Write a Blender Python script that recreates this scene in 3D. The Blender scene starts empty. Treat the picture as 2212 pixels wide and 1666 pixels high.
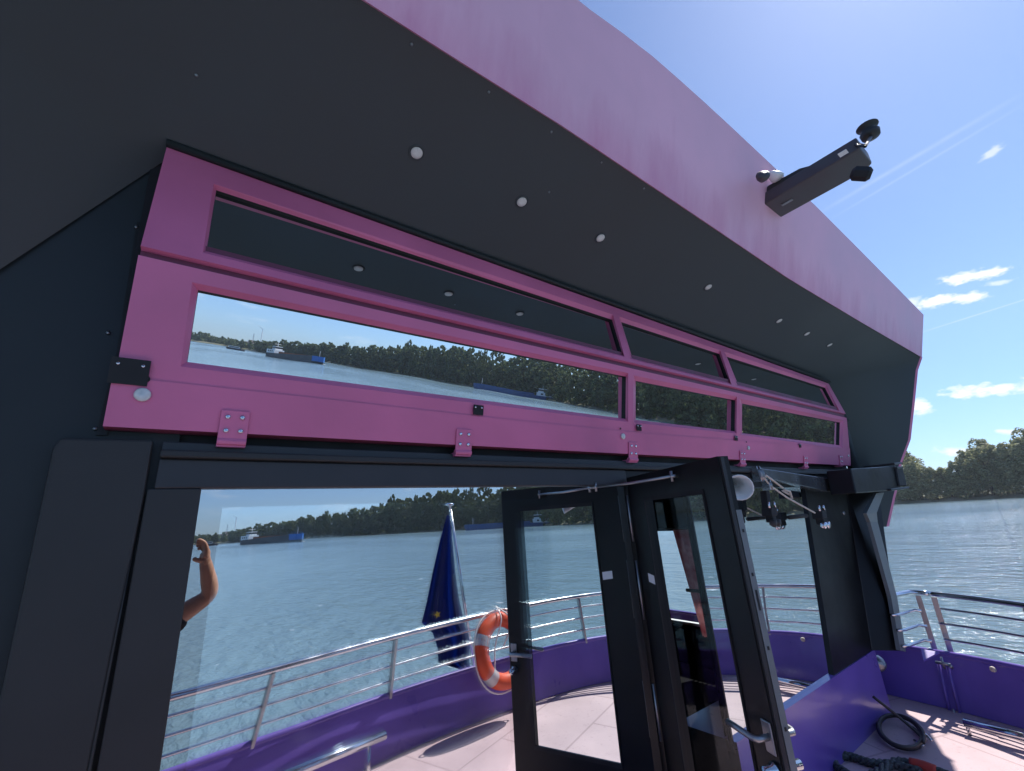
import bpy, math, random
from math import radians, sin, cos, pi, tan, atan2, hypot
from mathutils import Vector, Matrix
from mathutils.geometry import tessellate_polygon
V = Vector
random.seed(7)
scene = bpy.context.scene
COL = scene.collection

# ------------------------------------------------------------------ camera
F, CX, CY, IMW = 927.08, 1106.0, 833.0, 2212.0
AZ, PITCH, ROLL = radians(36.735), radians(17.59), radians(-3.718)
CAMZ, WALL = 1.95, 1.75                      # camera height, distance of the glass wall (y)
fw = V((sin(AZ) * cos(PITCH), cos(AZ) * cos(PITCH), sin(PITCH)))
r0 = V((cos(AZ), -sin(AZ), 0)); u0 = r0.cross(fw)
RT = r0 * cos(ROLL) + u0 * sin(ROLL); UP = -r0 * sin(ROLL) + u0 * cos(ROLL)
cam = bpy.data.cameras.new('camera'); camo = bpy.data.objects.new('camera', cam); COL.objects.link(camo)
cam.sensor_width = 36; cam.lens = 36 * F / IMW; cam.clip_start = 0.01; cam.clip_end = 20000
camo.matrix_world = Matrix(((RT.x, UP.x, -fw.x, 0), (RT.y, UP.y, -fw.y, 0), (RT.z, UP.z, -fw.z, CAMZ), (0, 0, 0, 1)))
scene.camera = camo
O = V((0, 0, CAMZ))
def ray(x, y): return (fw + RT * ((x - CX) / F) - UP * ((y - CY) / F)).normalized()

# ------------------------------------------------------------------ light
SUN_AZ, SUN_EL = radians(95), radians(53)    # azimuth from +y towards +x
sd = V((sin(SUN_AZ) * cos(SUN_EL), cos(SUN_AZ) * cos(SUN_EL), sin(SUN_EL)))
sl = bpy.data.lights.new('sun', 'SUN'); so = bpy.data.objects.new('sun', sl); COL.objects.link(so)
sl.energy = 3.6; sl.angle = radians(0.5); sl.color = (1.0, 0.95, 0.88)
so.rotation_euler = (-sd).to_track_quat('-Z', 'Y').to_euler(); so.location = (20, 10, 40)
scene.view_settings.view_transform = 'Standard'; scene.view_settings.look = 'None'
scene.view_settings.exposure = 0.85; scene.view_settings.gamma = 1
scene.cycles.max_bounces = 10; scene.cycles.glossy_bounces = 6; scene.cycles.transparent_max_bounces = 12

world = bpy.data.worlds.new('World'); scene.world = world; world.use_nodes = True
wn, wl = world.node_tree.nodes, world.node_tree.links
bg = wn['Background']
sky = wn.new('ShaderNodeTexSky'); sky.sky_type = 'NISHITA'; sky.sun_disc = False
sky.sun_elevation = SUN_EL; sky.sun_rotation = SUN_AZ; sky.air_density = 1.0; sky.dust_density = 0.35; sky.ozone_density = 3.0; sky.altitude = 600
bg.inputs['Strength'].default_value = 0.10
wtc = wn.new('ShaderNodeTexCoord')
def wm(op, a, b=None, c=None):
    n = wn.new('ShaderNodeMath'); n.operation = op
    for i, x in enumerate((a, b, c)):
        if x is None: continue
        if isinstance(x, (int, float)): n.inputs[i].default_value = x
        else: wl.new(x, n.inputs[i])
    return n.outputs[0]
def wdot(v):
    n = wn.new('ShaderNodeVectorMath'); n.operation = 'DOT_PRODUCT'
    wl.new(wtc.outputs['Generated'], n.inputs[0]); n.inputs[1].default_value = v
    return n.outputs['Value']
def wnoise(scale, detail, stretch=(1, 1, 1), rough=.6):
    m = wn.new('ShaderNodeMapping'); m.inputs['Scale'].default_value = stretch
    wl.new(wtc.outputs['Generated'], m.inputs[0])
    n = wn.new('ShaderNodeTexNoise'); n.inputs['Scale'].default_value = scale; n.inputs['Detail'].default_value = detail
    n.inputs['Roughness'].default_value = rough
    wl.new(m.outputs[0], n.inputs['Vector']); return n.outputs['Fac']
cn = wnoise(34, 8, (1, 1, 2.2), .62)
mask = None
CLOUDS = [(2040, 650, 62, 15, -.16, 1), (2098, 597, 48, 14, -.2, 1), (2190, 838, 90, 17, -.22, 1), (1984, 880, 24, 22, -.2, .9),
          (2145, 326, 24, 10, -.7, .5), (2168, 932, 28, 6, .1, .7), (2060, 976, 40, 12, 0, .8), (2150, 612, 26, 6, -.1, .5), (1960, 655, 26, 12, -.1, .6)]
for (x, y, a, b, t, k) in CLOUDS:
    d = ray(x, y); ca, sa = cos(t), sin(t)
    e1 = (RT * ca - UP * sa); e2 = (RT * sa + UP * ca)
    e1 = (e1 - d * e1.dot(d)).normalized(); e2 = (e2 - d * e2.dot(d)).normalized()
    sc_ = F * 1.55                                     # off-axis stretch of a wide lens
    u = wm('DIVIDE', wdot(e1), a / sc_); w = wm('DIVIDE', wdot(e2), b / sc_)
    q = wm('SQRT', wm('ADD', wm('MULTIPLY', u, u), wm('MULTIPLY', w, w)))
    v = wm('SUBTRACT', wm('MULTIPLY_ADD', cn, 3.4, -0.62), q)
    v = wm('MULTIPLY', wm('MULTIPLY', v, 1.5 * k), wm('GREATER_THAN', wdot(d), 0.5))
    n = wm('MINIMUM', wm('MAXIMUM', v, 0), k)
    mask = n if mask is None else wm('MAXIMUM', mask, n)
def trail(p, q, w, k):
    global mask
    a, b = ray(*p), ray(*q); n_ = a.cross(b).normalized(); m_ = (a + b).normalized(); half = a.dot(m_)
    v = wm('SUBTRACT', 1, wm('DIVIDE', wm('ABSOLUTE', wdot(n_)), w))
    v = wm('MULTIPLY', wm('MAXIMUM', v, 0), wm('MULTIPLY', wm('MAXIMUM', wm('DIVIDE', wm('SUBTRACT', wdot(m_), half), 1 - half), 0), k))
    mask = wm('MAXIMUM', mask, wm('MULTIPLY', v, wm('ADD', cn, .3)))
trail((1740, 478), (2230, 190), .0050, .15); trail((1790, 476), (2230, 215), .003, .12); trail((1960, 728), (2300, 620), .0016, .3)
# thin high wisps on the side of the sky that the windows mirror
wz = wdot((0, 0, 1)); wy = wdot((0, -1, 0))
hz = wnoise(9, 7, (1, 1, 4.5), .62)
th = wm('MULTIPLY', wm('MAXIMUM', wm('SUBTRACT', hz, .55), 0), 3.2)
th = wm('MULTIPLY', th, wm('MINIMUM', wm('MAXIMUM', wm('MULTIPLY', wy, 4), 0), 1))
th = wm('MULTIPLY', th, wm('MAXIMUM', wm('SUBTRACT', 1, wm('MULTIPLY', wm('ABSOLUTE', wm('SUBTRACT', wz, .14)), 6)), 0))
mask = wm('MAXIMUM', mask, th)
mask = wm('MINIMUM', mask, 1)
mix = wn.new('ShaderNodeMix'); mix.data_type = 'RGBA'
hzf = wm('MINIMUM', wm('MAXIMUM', wm('SUBTRACT', 1, wm('MULTIPLY', wm('ABSOLUTE', wdot((0, 0, 1))), 2.2)), .38), 1)
tint = wn.new('ShaderNodeMix'); tint.data_type = 'RGBA'; tint.blend_type = 'MULTIPLY'      # clear washed air: bluer, less bright horizon
wl.new(hzf, tint.inputs['Factor']); wl.new(sky.outputs[0], tint.inputs[6]); tint.inputs[7].default_value = (.47, .61, .90, 1)
wl.new(mask, mix.inputs['Factor']); wl.new(tint.outputs[2], mix.inputs[6]); mix.inputs[7].default_value = (6.6, 6.7, 7.0, 1)
wl.new(mix.outputs[2], bg.inputs['Color'])

# ------------------------------------------------------------------ helpers
def Pl(x, y, Y=None, Z=None, X=None, plane=None):
    d = ray(x, y)
    if Y is not None: t = Y / d.y
    elif Z is not None: t = (Z - CAMZ) / d.z
    elif X is not None: t = X / d.x
    else:
        p, n = plane; t = (p - O).dot(n) / d.dot(n)
    return O + d * t
def MP(x, y, yr):                              # the true place of a thing the vertical glass mirrors
    p = Pl(x, y, Y=2 * WALL - yr); return V((p.x, yr, p.z))
class MB:
    def __init__(s): s.v = []; s.f = []
    def poly(s, pts):
        b = len(s.v); s.v += [V(p) for p in pts]; s.f.append(list(range(b, b + len(pts)))); return s
    def prism(s, pts, off):
        pts = [V(p) for p in pts]; off = V(off); n = len(pts); b = len(s.v)
        s.v += pts + [p + off for p in pts]
        s.f.append([b + i for i in range(n)]); s.f.append([b + n + i for i in reversed(range(n))])
        for i in range(n):
            j = (i + 1) % n; s.f.append([b + i, b + n + i, b + n + j, b + j])
        return s
    def box(s, c, hx, hy=None, hz=None):
        c = V(c)
        if hy is None: hx, hy, hz = V((hx[0], 0, 0)), V((0, hx[1], 0)), V((0, 0, hx[2]))
        hx, hy, hz = V(hx), V(hy), V(hz)
        return s.prism([c - hx - hy - hz, c + hx - hy - hz, c + hx + hy - hz, c - hx + hy - hz], hz * 2)
    def tube(s, path, r, n=8, closed=False, cap=True):
        path = [V(p) for p in path]; m = len(path); b = len(s.v); prev = None
        for i, p in enumerate(path):
            a = path[(i - 1) % m] if (i > 0 or closed) else p; c = path[(i + 1) % m] if (i < m - 1 or closed) else p
            t = (c - a).normalized()
            if prev is None:
                up = V((0, 0, 1)) if abs(t.z) < .9 else V((1, 0, 0)); e = t.cross(up).normalized()
            else:
                e = prev - t * prev.dot(t); e = e.normalized() if e.length > 1e-6 else t.orthogonal().normalized()
            prev = e; g = t.cross(e); rr = r[i] if isinstance(r, (list, tuple)) else r
            for k in range(n):
                an = 2 * pi * k / n; s.v.append(p + e * (cos(an) * rr) + g * (sin(an) * rr))
        for i in range(m if closed else m - 1):
            j = (i + 1) % m
            for k in range(n):
                l = (k + 1) % n; s.f.append([b + i * n + k, b + i * n + l, b + j * n + l, b + j * n + k])
        if cap and not closed:
            s.f.append([b + k for k in reversed(range(n))]); s.f.append([b + (m - 1) * n + k for k in range(n)])
        return s
    def lathe(s, c, axis, prof, n=16):
        c = V(c); ax = V(axis).normalized(); e = ax.orthogonal().normalized(); g = ax.cross(e); b = len(s.v)
        for r, h in prof:
            for k in range(n):
                an = 2 * pi * k / n; s.v.append(c + ax * h + e * (cos(an) * r) + g * (sin(an) * r))
        for i in range(len(prof) - 1):
            for k in range(n):
                l = (k + 1) % n; s.f.append([b + i * n + k, b + i * n + l, b + (i + 1) * n + l, b + (i + 1) * n + k])
        s.f.append([b + k for k in reversed(range(n))]); s.f.append([b + (len(prof) - 1) * n + k for k in range(n)])
        return s
    def ribbon(s, A, B):
        for i in range(len(A) - 1): s.poly([A[i], A[i + 1], B[i + 1], B[i]])
        return s
def tag(o, label=None, cat=None, group=None, kind=None):
    if label: o['label'] = label
    if cat: o['category'] = cat
    if group: o['group'] = group
    if kind: o['kind'] = kind
    return o
def thing(name, label, cat, loc=(0, 0, 0), group=None):
    o = bpy.data.objects.new(name, None); o.empty_display_size = .1; COL.objects.link(o); o.location = loc
    bases[o.name] = V(loc); return tag(o, label, cat, group)
bases = {}
def mesh(name, mb, mat, parent=None, label=None, smooth=False, bevel=0, tess=None, loc=None):
    me = bpy.data.meshes.new(name)
    base = V((0, 0, 0))
    if parent is not None: base = bases[parent.name]
    elif loc is not None: base = V(loc)
    me.from_pydata([v - base for v in mb.v], [], mb.f); me.update()
    for m in (mat if isinstance(mat, list) else [mat]): me.materials.append(m)
    if smooth: me.polygons.foreach_set('use_smooth', [True] * len(me.polygons))
    o = bpy.data.objects.new(name, me); COL.objects.link(o)
    bases[o.name] = base
    if parent is not None: o.parent = parent
    if loc is not None and parent is None: o.location = base
    if label: o['label'] = label
    if bevel:
        b = o.modifiers.new('Bevel', 'BEVEL'); b.width = bevel; b.segments = 2; b.limit_method = 'ANGLE'; b.angle_limit = radians(40)
    return o
def struct(name, mb, mat, **k): return tag(mesh(name, mb, mat, **k), kind='structure')
def copy_tree(o, parent=None):
    c = o.copy(); COL.objects.link(c); bases[c.name] = bases[o.name]
    if parent is not None: c.parent = parent
    for ch in list(o.children): copy_tree(ch, c)
    return c
def sm(t): return t * t * (3 - 2 * t)
def smooth_path(pts, n=6):
    pts = [V(p) for p in pts]; out = []
    for i in range(len(pts) - 1):
        a = pts[max(i - 1, 0)]; b = pts[i]; c = pts[i + 1]; d = pts[min(i + 2, len(pts) - 1)]
        for k in range(n):
            t = k / n
            out.append(.5 * ((2 * b) + (c - a) * t + (2 * a - 5 * b + 4 * c - d) * t * t + (3 * b - a - 3 * c + d) * t ** 3))
    out.append(pts[-1]); return out

# ------------------------------------------------------------------ materials
def mat(name, col, rough=.5, metal=0, spec=.5, var=.12, vscale=3, bump=0, bscale=40, stretch=(1, 1, 1), col2=None, rvar=.08, coat=0):
    m = bpy.data.materials.new(name); m.use_nodes = True; N, L = m.node_tree.nodes, m.node_tree.links
    b = N['Principled BSDF']; b.inputs['Metallic'].default_value = metal; b.inputs['Specular IOR Level'].default_value = spec
    b.inputs['Roughness'].default_value = rough
    if coat: b.inputs['Coat Weight'].default_value = coat; b.inputs['Coat Roughness'].default_value = .12
    tc = N.new('ShaderNodeTexCoord'); mp = N.new('ShaderNodeMapping'); mp.inputs['Scale'].default_value = stretch
    L.new(tc.outputs['Object'], mp.inputs[0])
    nz = N.new('ShaderNodeTexNoise'); nz.inputs['Scale'].default_value = vscale; nz.inputs['Detail'].default_value = 6
    L.new(mp.outputs[0], nz.inputs['Vector'])
    cr = N.new('ShaderNodeValToRGB'); c = V(col); c2 = V(col2) if col2 else c * (1 + var); c1 = c * (1 - var)
    cr.color_ramp.elements[0].position = .32; cr.color_ramp.elements[1].position = .68
    cr.color_ramp.elements[0].color = (*c1, 1); cr.color_ramp.elements[1].color = (*c2, 1)
    L.new(nz.outputs['Fac'], cr.inputs[0]); L.new(cr.outputs[0], b.inputs['Base Color'])
    if rvar:
        mr = N.new('ShaderNodeMapRange'); mr.inputs['From Min'].default_value = .3; mr.inputs['From Max'].default_value = .7
        mr.inputs['To Min'].default_value = max(rough - rvar, 0); mr.inputs['To Max'].default_value = rough + rvar
        L.new(nz.outputs['Fac'], mr.inputs[0]); L.new(mr.outputs[0], b.inputs['Roughness'])
    if bump:
        n2 = N.new('ShaderNodeTexNoise'); n2.inputs['Scale'].default_value = bscale; n2.inputs['Detail'].default_value = 4
        L.new(mp.outputs[0], n2.inputs['Vector'])
        bp = N.new('ShaderNodeBump'); bp.inputs['Strength'].default_value = bump; bp.inputs['Distance'].default_value = .01
        L.new(n2.outputs['Fac'], bp.inputs['Height']); L.new(bp.outputs[0], b.inputs['Normal'])
    return m
M = {}
M['pink'] = mat('pink_paint', (.68, .17, .32), .42, var=.11, vscale=1.7, rvar=.12, bump=.05, bscale=60)
M['pinkdark'] = mat('pink_paint_joint', (.17, .035, .07), .5, vscale=6)
M['soffit'] = mat('charcoal_soffit_paint', (.052, .062, .067), .55, spec=.35, var=.1, vscale=1.2, bump=.04, bscale=25)
M['wall'] = mat('blue_black_wall_paint', (.021, .025, .026), .5, spec=.35, var=.2, vscale=1.8, bump=.05, bscale=30)
M['plate'] = mat('grey_black_plate_paint', (.037, .035, .033), .48, spec=.35, var=.14, vscale=2.4, bump=.05, bscale=30)
M['beam'] = mat('black_beam_paint', (.036, .036, .038), .42, spec=.4, var=.15, vscale=4, bump=.05)
M['gap'] = mat('black_rubber', (.012, .012, .013), .7, vscale=10)
M['door'] = mat('black_door_frame', (.010, .010, .011), .38, spec=.28, var=.2, vscale=5)
M['purple'] = mat('purple_paint', (.155, .098, .43), .34, coat=.35, var=.1, vscale=3, bump=.04, bscale=30)
M['steel'] = mat('polished_steel', (.72, .73, .75), .16, 1, var=.06, vscale=8, rvar=.05)
M['dull'] = mat('dull_steel', (.36, .37, .38), .42, 1, var=.15, vscale=12)
M['white'] = mat('white_plastic', (.86, .86, .84), .4, var=.05)
M['orange'] = mat('orange_buoy_skin', (.70, .085, .025), .5, var=.2, vscale=9, bump=.1, bscale=30)
M['reflect'] = mat('silver_reflective_tape', (.55, .56, .57), .35, .3, var=.1, vscale=20)
M['rope'] = mat('pale_rope', (.62, .55, .46), .8, var=.2, vscale=90)
M['blackrope'] = mat('black_rope', (.018, .022, .025), .6, var=.6, vscale=60, col2=(.09, .11, .11))
M['red'] = mat('red_sleeve', (.42, .045, .03), .6, vscale=20)
M['hose'] = mat('black_hose', (.045, .04, .04), .55, vscale=15)
M['gold'] = mat('gold_star', (.75, .55, .03), .6)
M['skin'] = mat('skin', (.52, .27, .17), .5, var=.12, vscale=14, bump=.08, bscale=80)
M['shirt'] = mat('black_shirt_cloth', (.012, .012, .014), .85, vscale=30)
M['shorts'] = mat('green_grey_cloth', (.05, .07, .06), .85, vscale=30)
M['hair'] = mat('dark_hair', (.03, .02, .015), .6, vscale=60)
M['curtain'] = mat('maroon_curtain', (.38, .06, .07), .8, vscale=7, col2=(.62, .32, .30), rvar=0)
_n, _l = M['curtain'].node_tree.nodes, M['curtain'].node_tree.links; _p = _n['Principled BSDF']; _t = _n.new('ShaderNodeBsdfTranslucent'); _x = _n.new('ShaderNodeMixShader')
_x.inputs[0].default_value = .5; _l.new(_p.inputs['Base Color'].links[0].from_socket, _t.inputs[0]); _l.new(_p.outputs[0], _x.inputs[1]); _l.new(_t.outputs[0], _x.inputs[2]); _l.new(_x.outputs[0], _n['Material Output'].inputs[0])
M['dark'] = mat('dark_interior', (.005, .005, .006), .8, spec=.1)
M['phone'] = mat('phone_shell', (.05, .055, .06), .3)
M['greystrip'] = mat('pale_grey_gasket', (.17, .19, .195), .45, var=.1, vscale=4)
M['lens'] = mat('frosted_lens', (.68, .68, .64), .35, var=.1, vscale=80)
def deck_mat():
    m = mat('pale_deck_coating', (.56, .41, .43), .6, var=.10, vscale=2.3, bump=.2, bscale=140)
    N, L = m.node_tree.nodes, m.node_tree.links; b = N['Principled BSDF']; src = b.inputs['Base Color'].links[0].from_socket
    tc = N.new('ShaderNodeTexCoord'); br = N.new('ShaderNodeTexBrick'); br.inputs['Scale'].default_value = .42; br.inputs['Mortar Size'].default_value = .004; br.inputs['Color1'].default_value = br.inputs['Color2'].default_value = (1, 1, 1, 1); br.inputs['Mortar'].default_value = (.74, .72, .72, 1)
    mp = N.new('ShaderNodeMapping'); mp.inputs['Rotation'].default_value = (0, 0, .35); L.new(tc.outputs['Object'], mp.inputs[0]); L.new(mp.outputs[0], br.inputs['Vector'])
    n2 = N.new('ShaderNodeTexNoise'); n2.inputs['Scale'].default_value = 26; n2.inputs['Detail'].default_value = 8; n2.inputs['Roughness'].default_value = .7; L.new(tc.outputs['Object'], n2.inputs['Vector'])
    cr = N.new('ShaderNodeValToRGB'); cr.color_ramp.elements[0].position = .28; cr.color_ramp.elements[0].color = (.72, .69, .69, 1); cr.color_ramp.elements[1].position = .42; cr.color_ramp.elements[1].color = (1, 1, 1, 1); L.new(n2.outputs['Fac'], cr.inputs[0])
    x = src
    for o in (br.outputs['Color'], cr.outputs[0]):
        mx = N.new('ShaderNodeMix'); mx.data_type = 'RGBA'; mx.blend_type = 'MULTIPLY'; mx.inputs['Factor'].default_value = 1; L.new(x, mx.inputs[6]); L.new(o, mx.inputs[7]); x = mx.outputs[2]
    L.new(x, b.inputs['Base Color']); return m
M['deck'] = deck_mat()
def fascia_mat():                              # faded pink paint, lens flare painted in as extra paleness; redder runs and stains along the lower edge
    m = mat('faded_flare_pink_paint', (.86, .46, .57), .5, var=.08, vscale=1.5, bump=.04, bscale=20)
    N, L = m.node_tree.nodes, m.node_tree.links; b = N['Principled BSDF']
    src = b.inputs['Base Color'].links[0].from_socket
    tc = N.new('ShaderNodeTexCoord'); mp = N.new('ShaderNodeMapping'); mp.inputs['Scale'].default_value = (3.4, 1, .8)
    L.new(tc.outputs['Object'], mp.inputs[0])
    nz = N.new('ShaderNodeTexNoise'); nz.inputs['Scale'].default_value = 1.3; nz.inputs['Detail'].default_value = 7; nz.inputs['Roughness'].default_value = .65
    L.new(mp.outputs[0], nz.inputs['Vector'])
    sp = N.new('ShaderNodeSeparateXYZ'); L.new(tc.outputs['Object'], sp.inputs[0])
    mr = N.new('ShaderNodeMapRange'); mr.inputs['From Min'].default_value = .14; mr.inputs['From Max'].default_value = .5
    mr.inputs['To Min'].default_value = .22; mr.inputs['To Max'].default_value = -.18; L.new(sp.outputs['Z'], mr.inputs[0])
    ad = N.new('ShaderNodeMath'); ad.operation = 'ADD'; L.new(nz.outputs['Fac'], ad.inputs[0]); L.new(mr.outputs[0], ad.inputs[1])
    cr = N.new('ShaderNodeValToRGB'); cr.color_ramp.elements[0].position = .42; cr.color_ramp.elements[1].position = .92
    L.new(ad.outputs[0], cr.inputs[0])
    mx = N.new('ShaderNodeMix'); mx.data_type = 'RGBA'; L.new(cr.outputs[0], mx.inputs['Factor']); L.new(src, mx.inputs[6])
    mx.inputs[7].default_value = (.70, .26, .39, 1); L.new(mx.outputs[2], b.inputs['Base Color'])
    return m
M['fascia'] = fascia_mat()
def mirror(name, col):
    m = bpy.data.materials.new(name); m.use_nodes = True; b = m.node_tree.nodes['Principled BSDF']
    b.inputs['Metallic'].default_value = 1; b.inputs['Base Color'].default_value = (*col, 1); b.inputs['Roughness'].default_value = 0
    N, L = m.node_tree.nodes, m.node_tree.links; tc = N.new('ShaderNodeTexCoord'); nz = N.new('ShaderNodeTexNoise'); nz.inputs['Scale'].default_value = 2.5; nz.inputs['Detail'].default_value = 1
    bp = N.new('ShaderNodeBump'); bp.inputs['Strength'].default_value = 1; bp.inputs['Distance'].default_value = .0007
    L.new(tc.outputs['Object'], nz.inputs['Vector']); L.new(nz.outputs['Fac'], bp.inputs['Height']); L.new(bp.outputs[0], b.inputs['Normal'])
    return m
M['mirror'] = mirror('mirror_coated_glass', (.84, .89, .90))
def thin_glass(name, fac, tint=(.9, .95, .95), fr=.5):
    m = bpy.data.materials.new(name); m.use_nodes = True; N, L = m.node_tree.nodes, m.node_tree.links
    g = N.new('ShaderNodeBsdfGlossy'); g.inputs['Roughness'].default_value = 0; g.inputs['Color'].default_value = (.9, .95, .97, 1)
    t = N.new('ShaderNodeBsdfTransparent'); t.inputs['Color'].default_value = (*tint, 1)
    lw = N.new('ShaderNodeLayerWeight'); lw.inputs['Blend'].default_value = .35
    ml = N.new('ShaderNodeMath'); ml.operation = 'MULTIPLY_ADD'; ml.inputs[1].default_value = fr; ml.inputs[2].default_value = fac
    ml.use_clamp = True; L.new(lw.outputs['Fresnel'], ml.inputs[0])
    mx = N.new('ShaderNodeMixShader'); L.new(ml.outputs[0], mx.inputs[0]); L.new(t.outputs[0], mx.inputs[1]); L.new(g.outputs[0], mx.inputs[2])
    L.new(mx.outputs[0], N['Material Output'].inputs[0]); return m
M['mirror_dark'] = mirror('shaded_mirror_glass', (.50, .54, .55))  # same glass as the lower panes, its dimmer reflection put into the colour
M['semi'] = thin_glass('half_mirror_glass', .56, (.8, .85, .88))
M['clear'] = thin_glass('clear_door_glass', .0, (.80, .86, .86), .05)
def foliage(name, a, b, tl=.3):
    m = bpy.data.materials.new(name); m.use_nodes = True; N, L = m.node_tree.nodes, m.node_tree.links; p = N['Principled BSDF']
    ge = N.new('ShaderNodeNewGeometry'); cr = N.new('ShaderNodeValToRGB')
    cr.color_ramp.elements[0].color = (*a, 1); cr.color_ramp.elements[1].color = (*b, 1)
    L.new(ge.outputs['Random Per Island'], cr.inputs[0]); L.new(cr.outputs[0], p.inputs['Base Color'])
    p.inputs['Roughness'].default_value = .6; p.inputs['Specular IOR Level'].default_value = .25
    tr = N.new('ShaderNodeBsdfTranslucent'); L.new(cr.outputs[0], tr.inputs[0])
    mx = N.new('ShaderNodeMixShader'); mx.inputs[0].default_value = tl; L.new(p.outputs[0], mx.inputs[1]); L.new(tr.outputs[0], mx.inputs[2])
    L.new(mx.outputs[0], N['Material Output'].inputs[0]); return m
M['leaf'] = foliage('willow_leaves', (.16, .18, .085), (.46, .46, .25), .5)
M['wood'] = foliage('dark_wood_leaves', (.07, .095, .045), (.19, .225, .10), .4)
M['bush'] = foliage('pale_bush_leaves', (.09, .12, .03), (.2, .23, .07))
M['bark'] = mat('bark', (.07, .055, .04), .9, vscale=4)
M['bank'] = mat('grassy_bank', (.12, .13, .06), .9, vscale=.08, col2=(.22, .19, .12))

# ------------------------------------------------------------------ river and banks
def water_mat():
    m = bpy.data.materials.new('river_water'); m.use_nodes = True; N, L = m.node_tree.nodes, m.node_tree.links; b = N['Principled BSDF']
    b.inputs['Base Color'].default_value = (.20, .265, .27, 1); b.inputs['Roughness'].default_value = .09; b.inputs['IOR'].default_value = 1.33
    tc = N.new('ShaderNodeTexCoord')
    hs = []
    for sc, st, rot, w in ((1.1, (1, .5, 1), .5, .85), (.3, (1, .55, 1), .2, 1.5), (3.0, (1, .6, 1), .9, .44), (.045, (1, .4, 1), .3, 1.5), (8, (1, .7, 1), .2, .07)):
        mp = N.new('ShaderNodeMapping'); mp.inputs['Scale'].default_value = st; mp.inputs['Rotation'].default_value = (0, 0, rot)
        L.new(tc.outputs['Object'], mp.inputs[0]); nz = N.new('ShaderNodeTexNoise'); nz.inputs['Scale'].default_value = sc
        nz.inputs['Detail'].default_value = 5; nz.inputs['Roughness'].default_value = .55; L.new(mp.outputs[0], nz.inputs['Vector'])
        ml = N.new('ShaderNodeMath'); ml.operation = 'MULTIPLY'; ml.inputs[1].default_value = w; L.new(nz.outputs['Fac'], ml.inputs[0]); hs.append(ml.outputs[0])
    s = hs[0]
    for h in hs[1:]:
        a = N.new('ShaderNodeMath'); a.operation = 'ADD'; L.new(s, a.inputs[0]); L.new(h, a.inputs[1]); s = a.outputs[0]
    bp = N.new('ShaderNodeBump'); bp.inputs['Strength'].default_value = .9; bp.inputs['Distance'].default_value = .34
    L.new(s, bp.inputs['Height']); L.new(bp.outputs[0], b.inputs['Normal'])
    def nz_(sc, st, d, rot=.25):
        mp = N.new('ShaderNodeMapping'); mp.inputs['Scale'].default_value = st; mp.inputs['Rotation'].default_value = (0, 0, rot); L.new(tc.outputs['Object'], mp.inputs[0])
        n = N.new('ShaderNodeTexNoise'); n.inputs['Scale'].default_value = sc; n.inputs['Detail'].default_value = d; L.new(mp.outputs[0], n.inputs['Vector']); return n.outputs['Fac']
    def rmp(x, a, b_, c=0, d=1):
        r = N.new('ShaderNodeMapRange'); L.new(x, r.inputs[0]); r.inputs['From Min'].default_value = a; r.inputs['From Max'].default_value = b_; r.inputs['To Min'].default_value = c; r.inputs['To Max'].default_value = d; return r.outputs[0]
    wind = nz_(.018, (1, .4, 1), 3)                         # gusts roughen the river in patches
    L.new(rmp(wind, .35, .65, .07, .17), b.inputs['Roughness'])
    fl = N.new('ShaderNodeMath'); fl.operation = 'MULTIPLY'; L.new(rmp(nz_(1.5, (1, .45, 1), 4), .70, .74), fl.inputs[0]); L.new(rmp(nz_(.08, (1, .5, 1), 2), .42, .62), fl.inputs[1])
    cm = N.new('ShaderNodeMix'); cm.data_type = 'RGBA'; L.new(fl.outputs[0], cm.inputs['Factor']); cm.inputs[7].default_value = (.85, .88, .9, 1)   # white flecks painted into the colour for sun glints
    c2 = N.new('ShaderNodeMix'); c2.data_type = 'RGBA'; L.new(rmp(wind, .35, .65), c2.inputs['Factor']); c2.inputs[6].default_value = (.135, .205, .24, 1); c2.inputs[7].default_value = (.18, .26, .29, 1)
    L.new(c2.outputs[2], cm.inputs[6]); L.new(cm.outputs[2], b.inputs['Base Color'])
    return m
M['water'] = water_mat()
WZ = -1.25
w = MB()
w.poly([(-2600, -2600, WZ), (2600, -2600, WZ), (2600, 2600, WZ), (-2600, 2600, WZ)])
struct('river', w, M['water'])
# far shore, running from the right (seen directly) round behind the boat (seen in the windows)
SH = [(40, 420), (60, 330), (76, 262), (84, 258), (92, 235), (100, 215), (110, 170), (122, 150), (135, 215), (145, 300), (155, 350), (166, 440), (173, 560), (179, 760), (186, 900), (200, 1000)]
def shore(az):
    for i in range(len(SH) - 1):
        if SH[i][0] <= az <= SH[i + 1][0]:
            t = (az - SH[i][0]) / (SH[i + 1][0] - SH[i][0]); return SH[i][1] * (1 - t) + SH[i + 1][1] * t
    return SH[-1][1]
def at(az, r, z=0): a = radians(az); return V((sin(a) * r, cos(a) * r, z))
b = MB(); A, B, C_, D_ = [], [], [], []
for i in range(0, 161 * 2):
    az = 40 + i * .5; r = shore(az) + 2 * sin(az * 3.1) + 1.2 * sin(az * 7.7)
    A.append(at(az, r, WZ - .3)); B.append(at(az, r + 3, WZ + .5)); C_.append(at(az, r + 14, WZ + 2.0)); D_.append(at(az, r + 700, WZ + 4))
b.ribbon(A, B); b.ribbon(B, C_); b.ribbon(C_, D_)
struct('river_bank', b, M['bank'])

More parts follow.
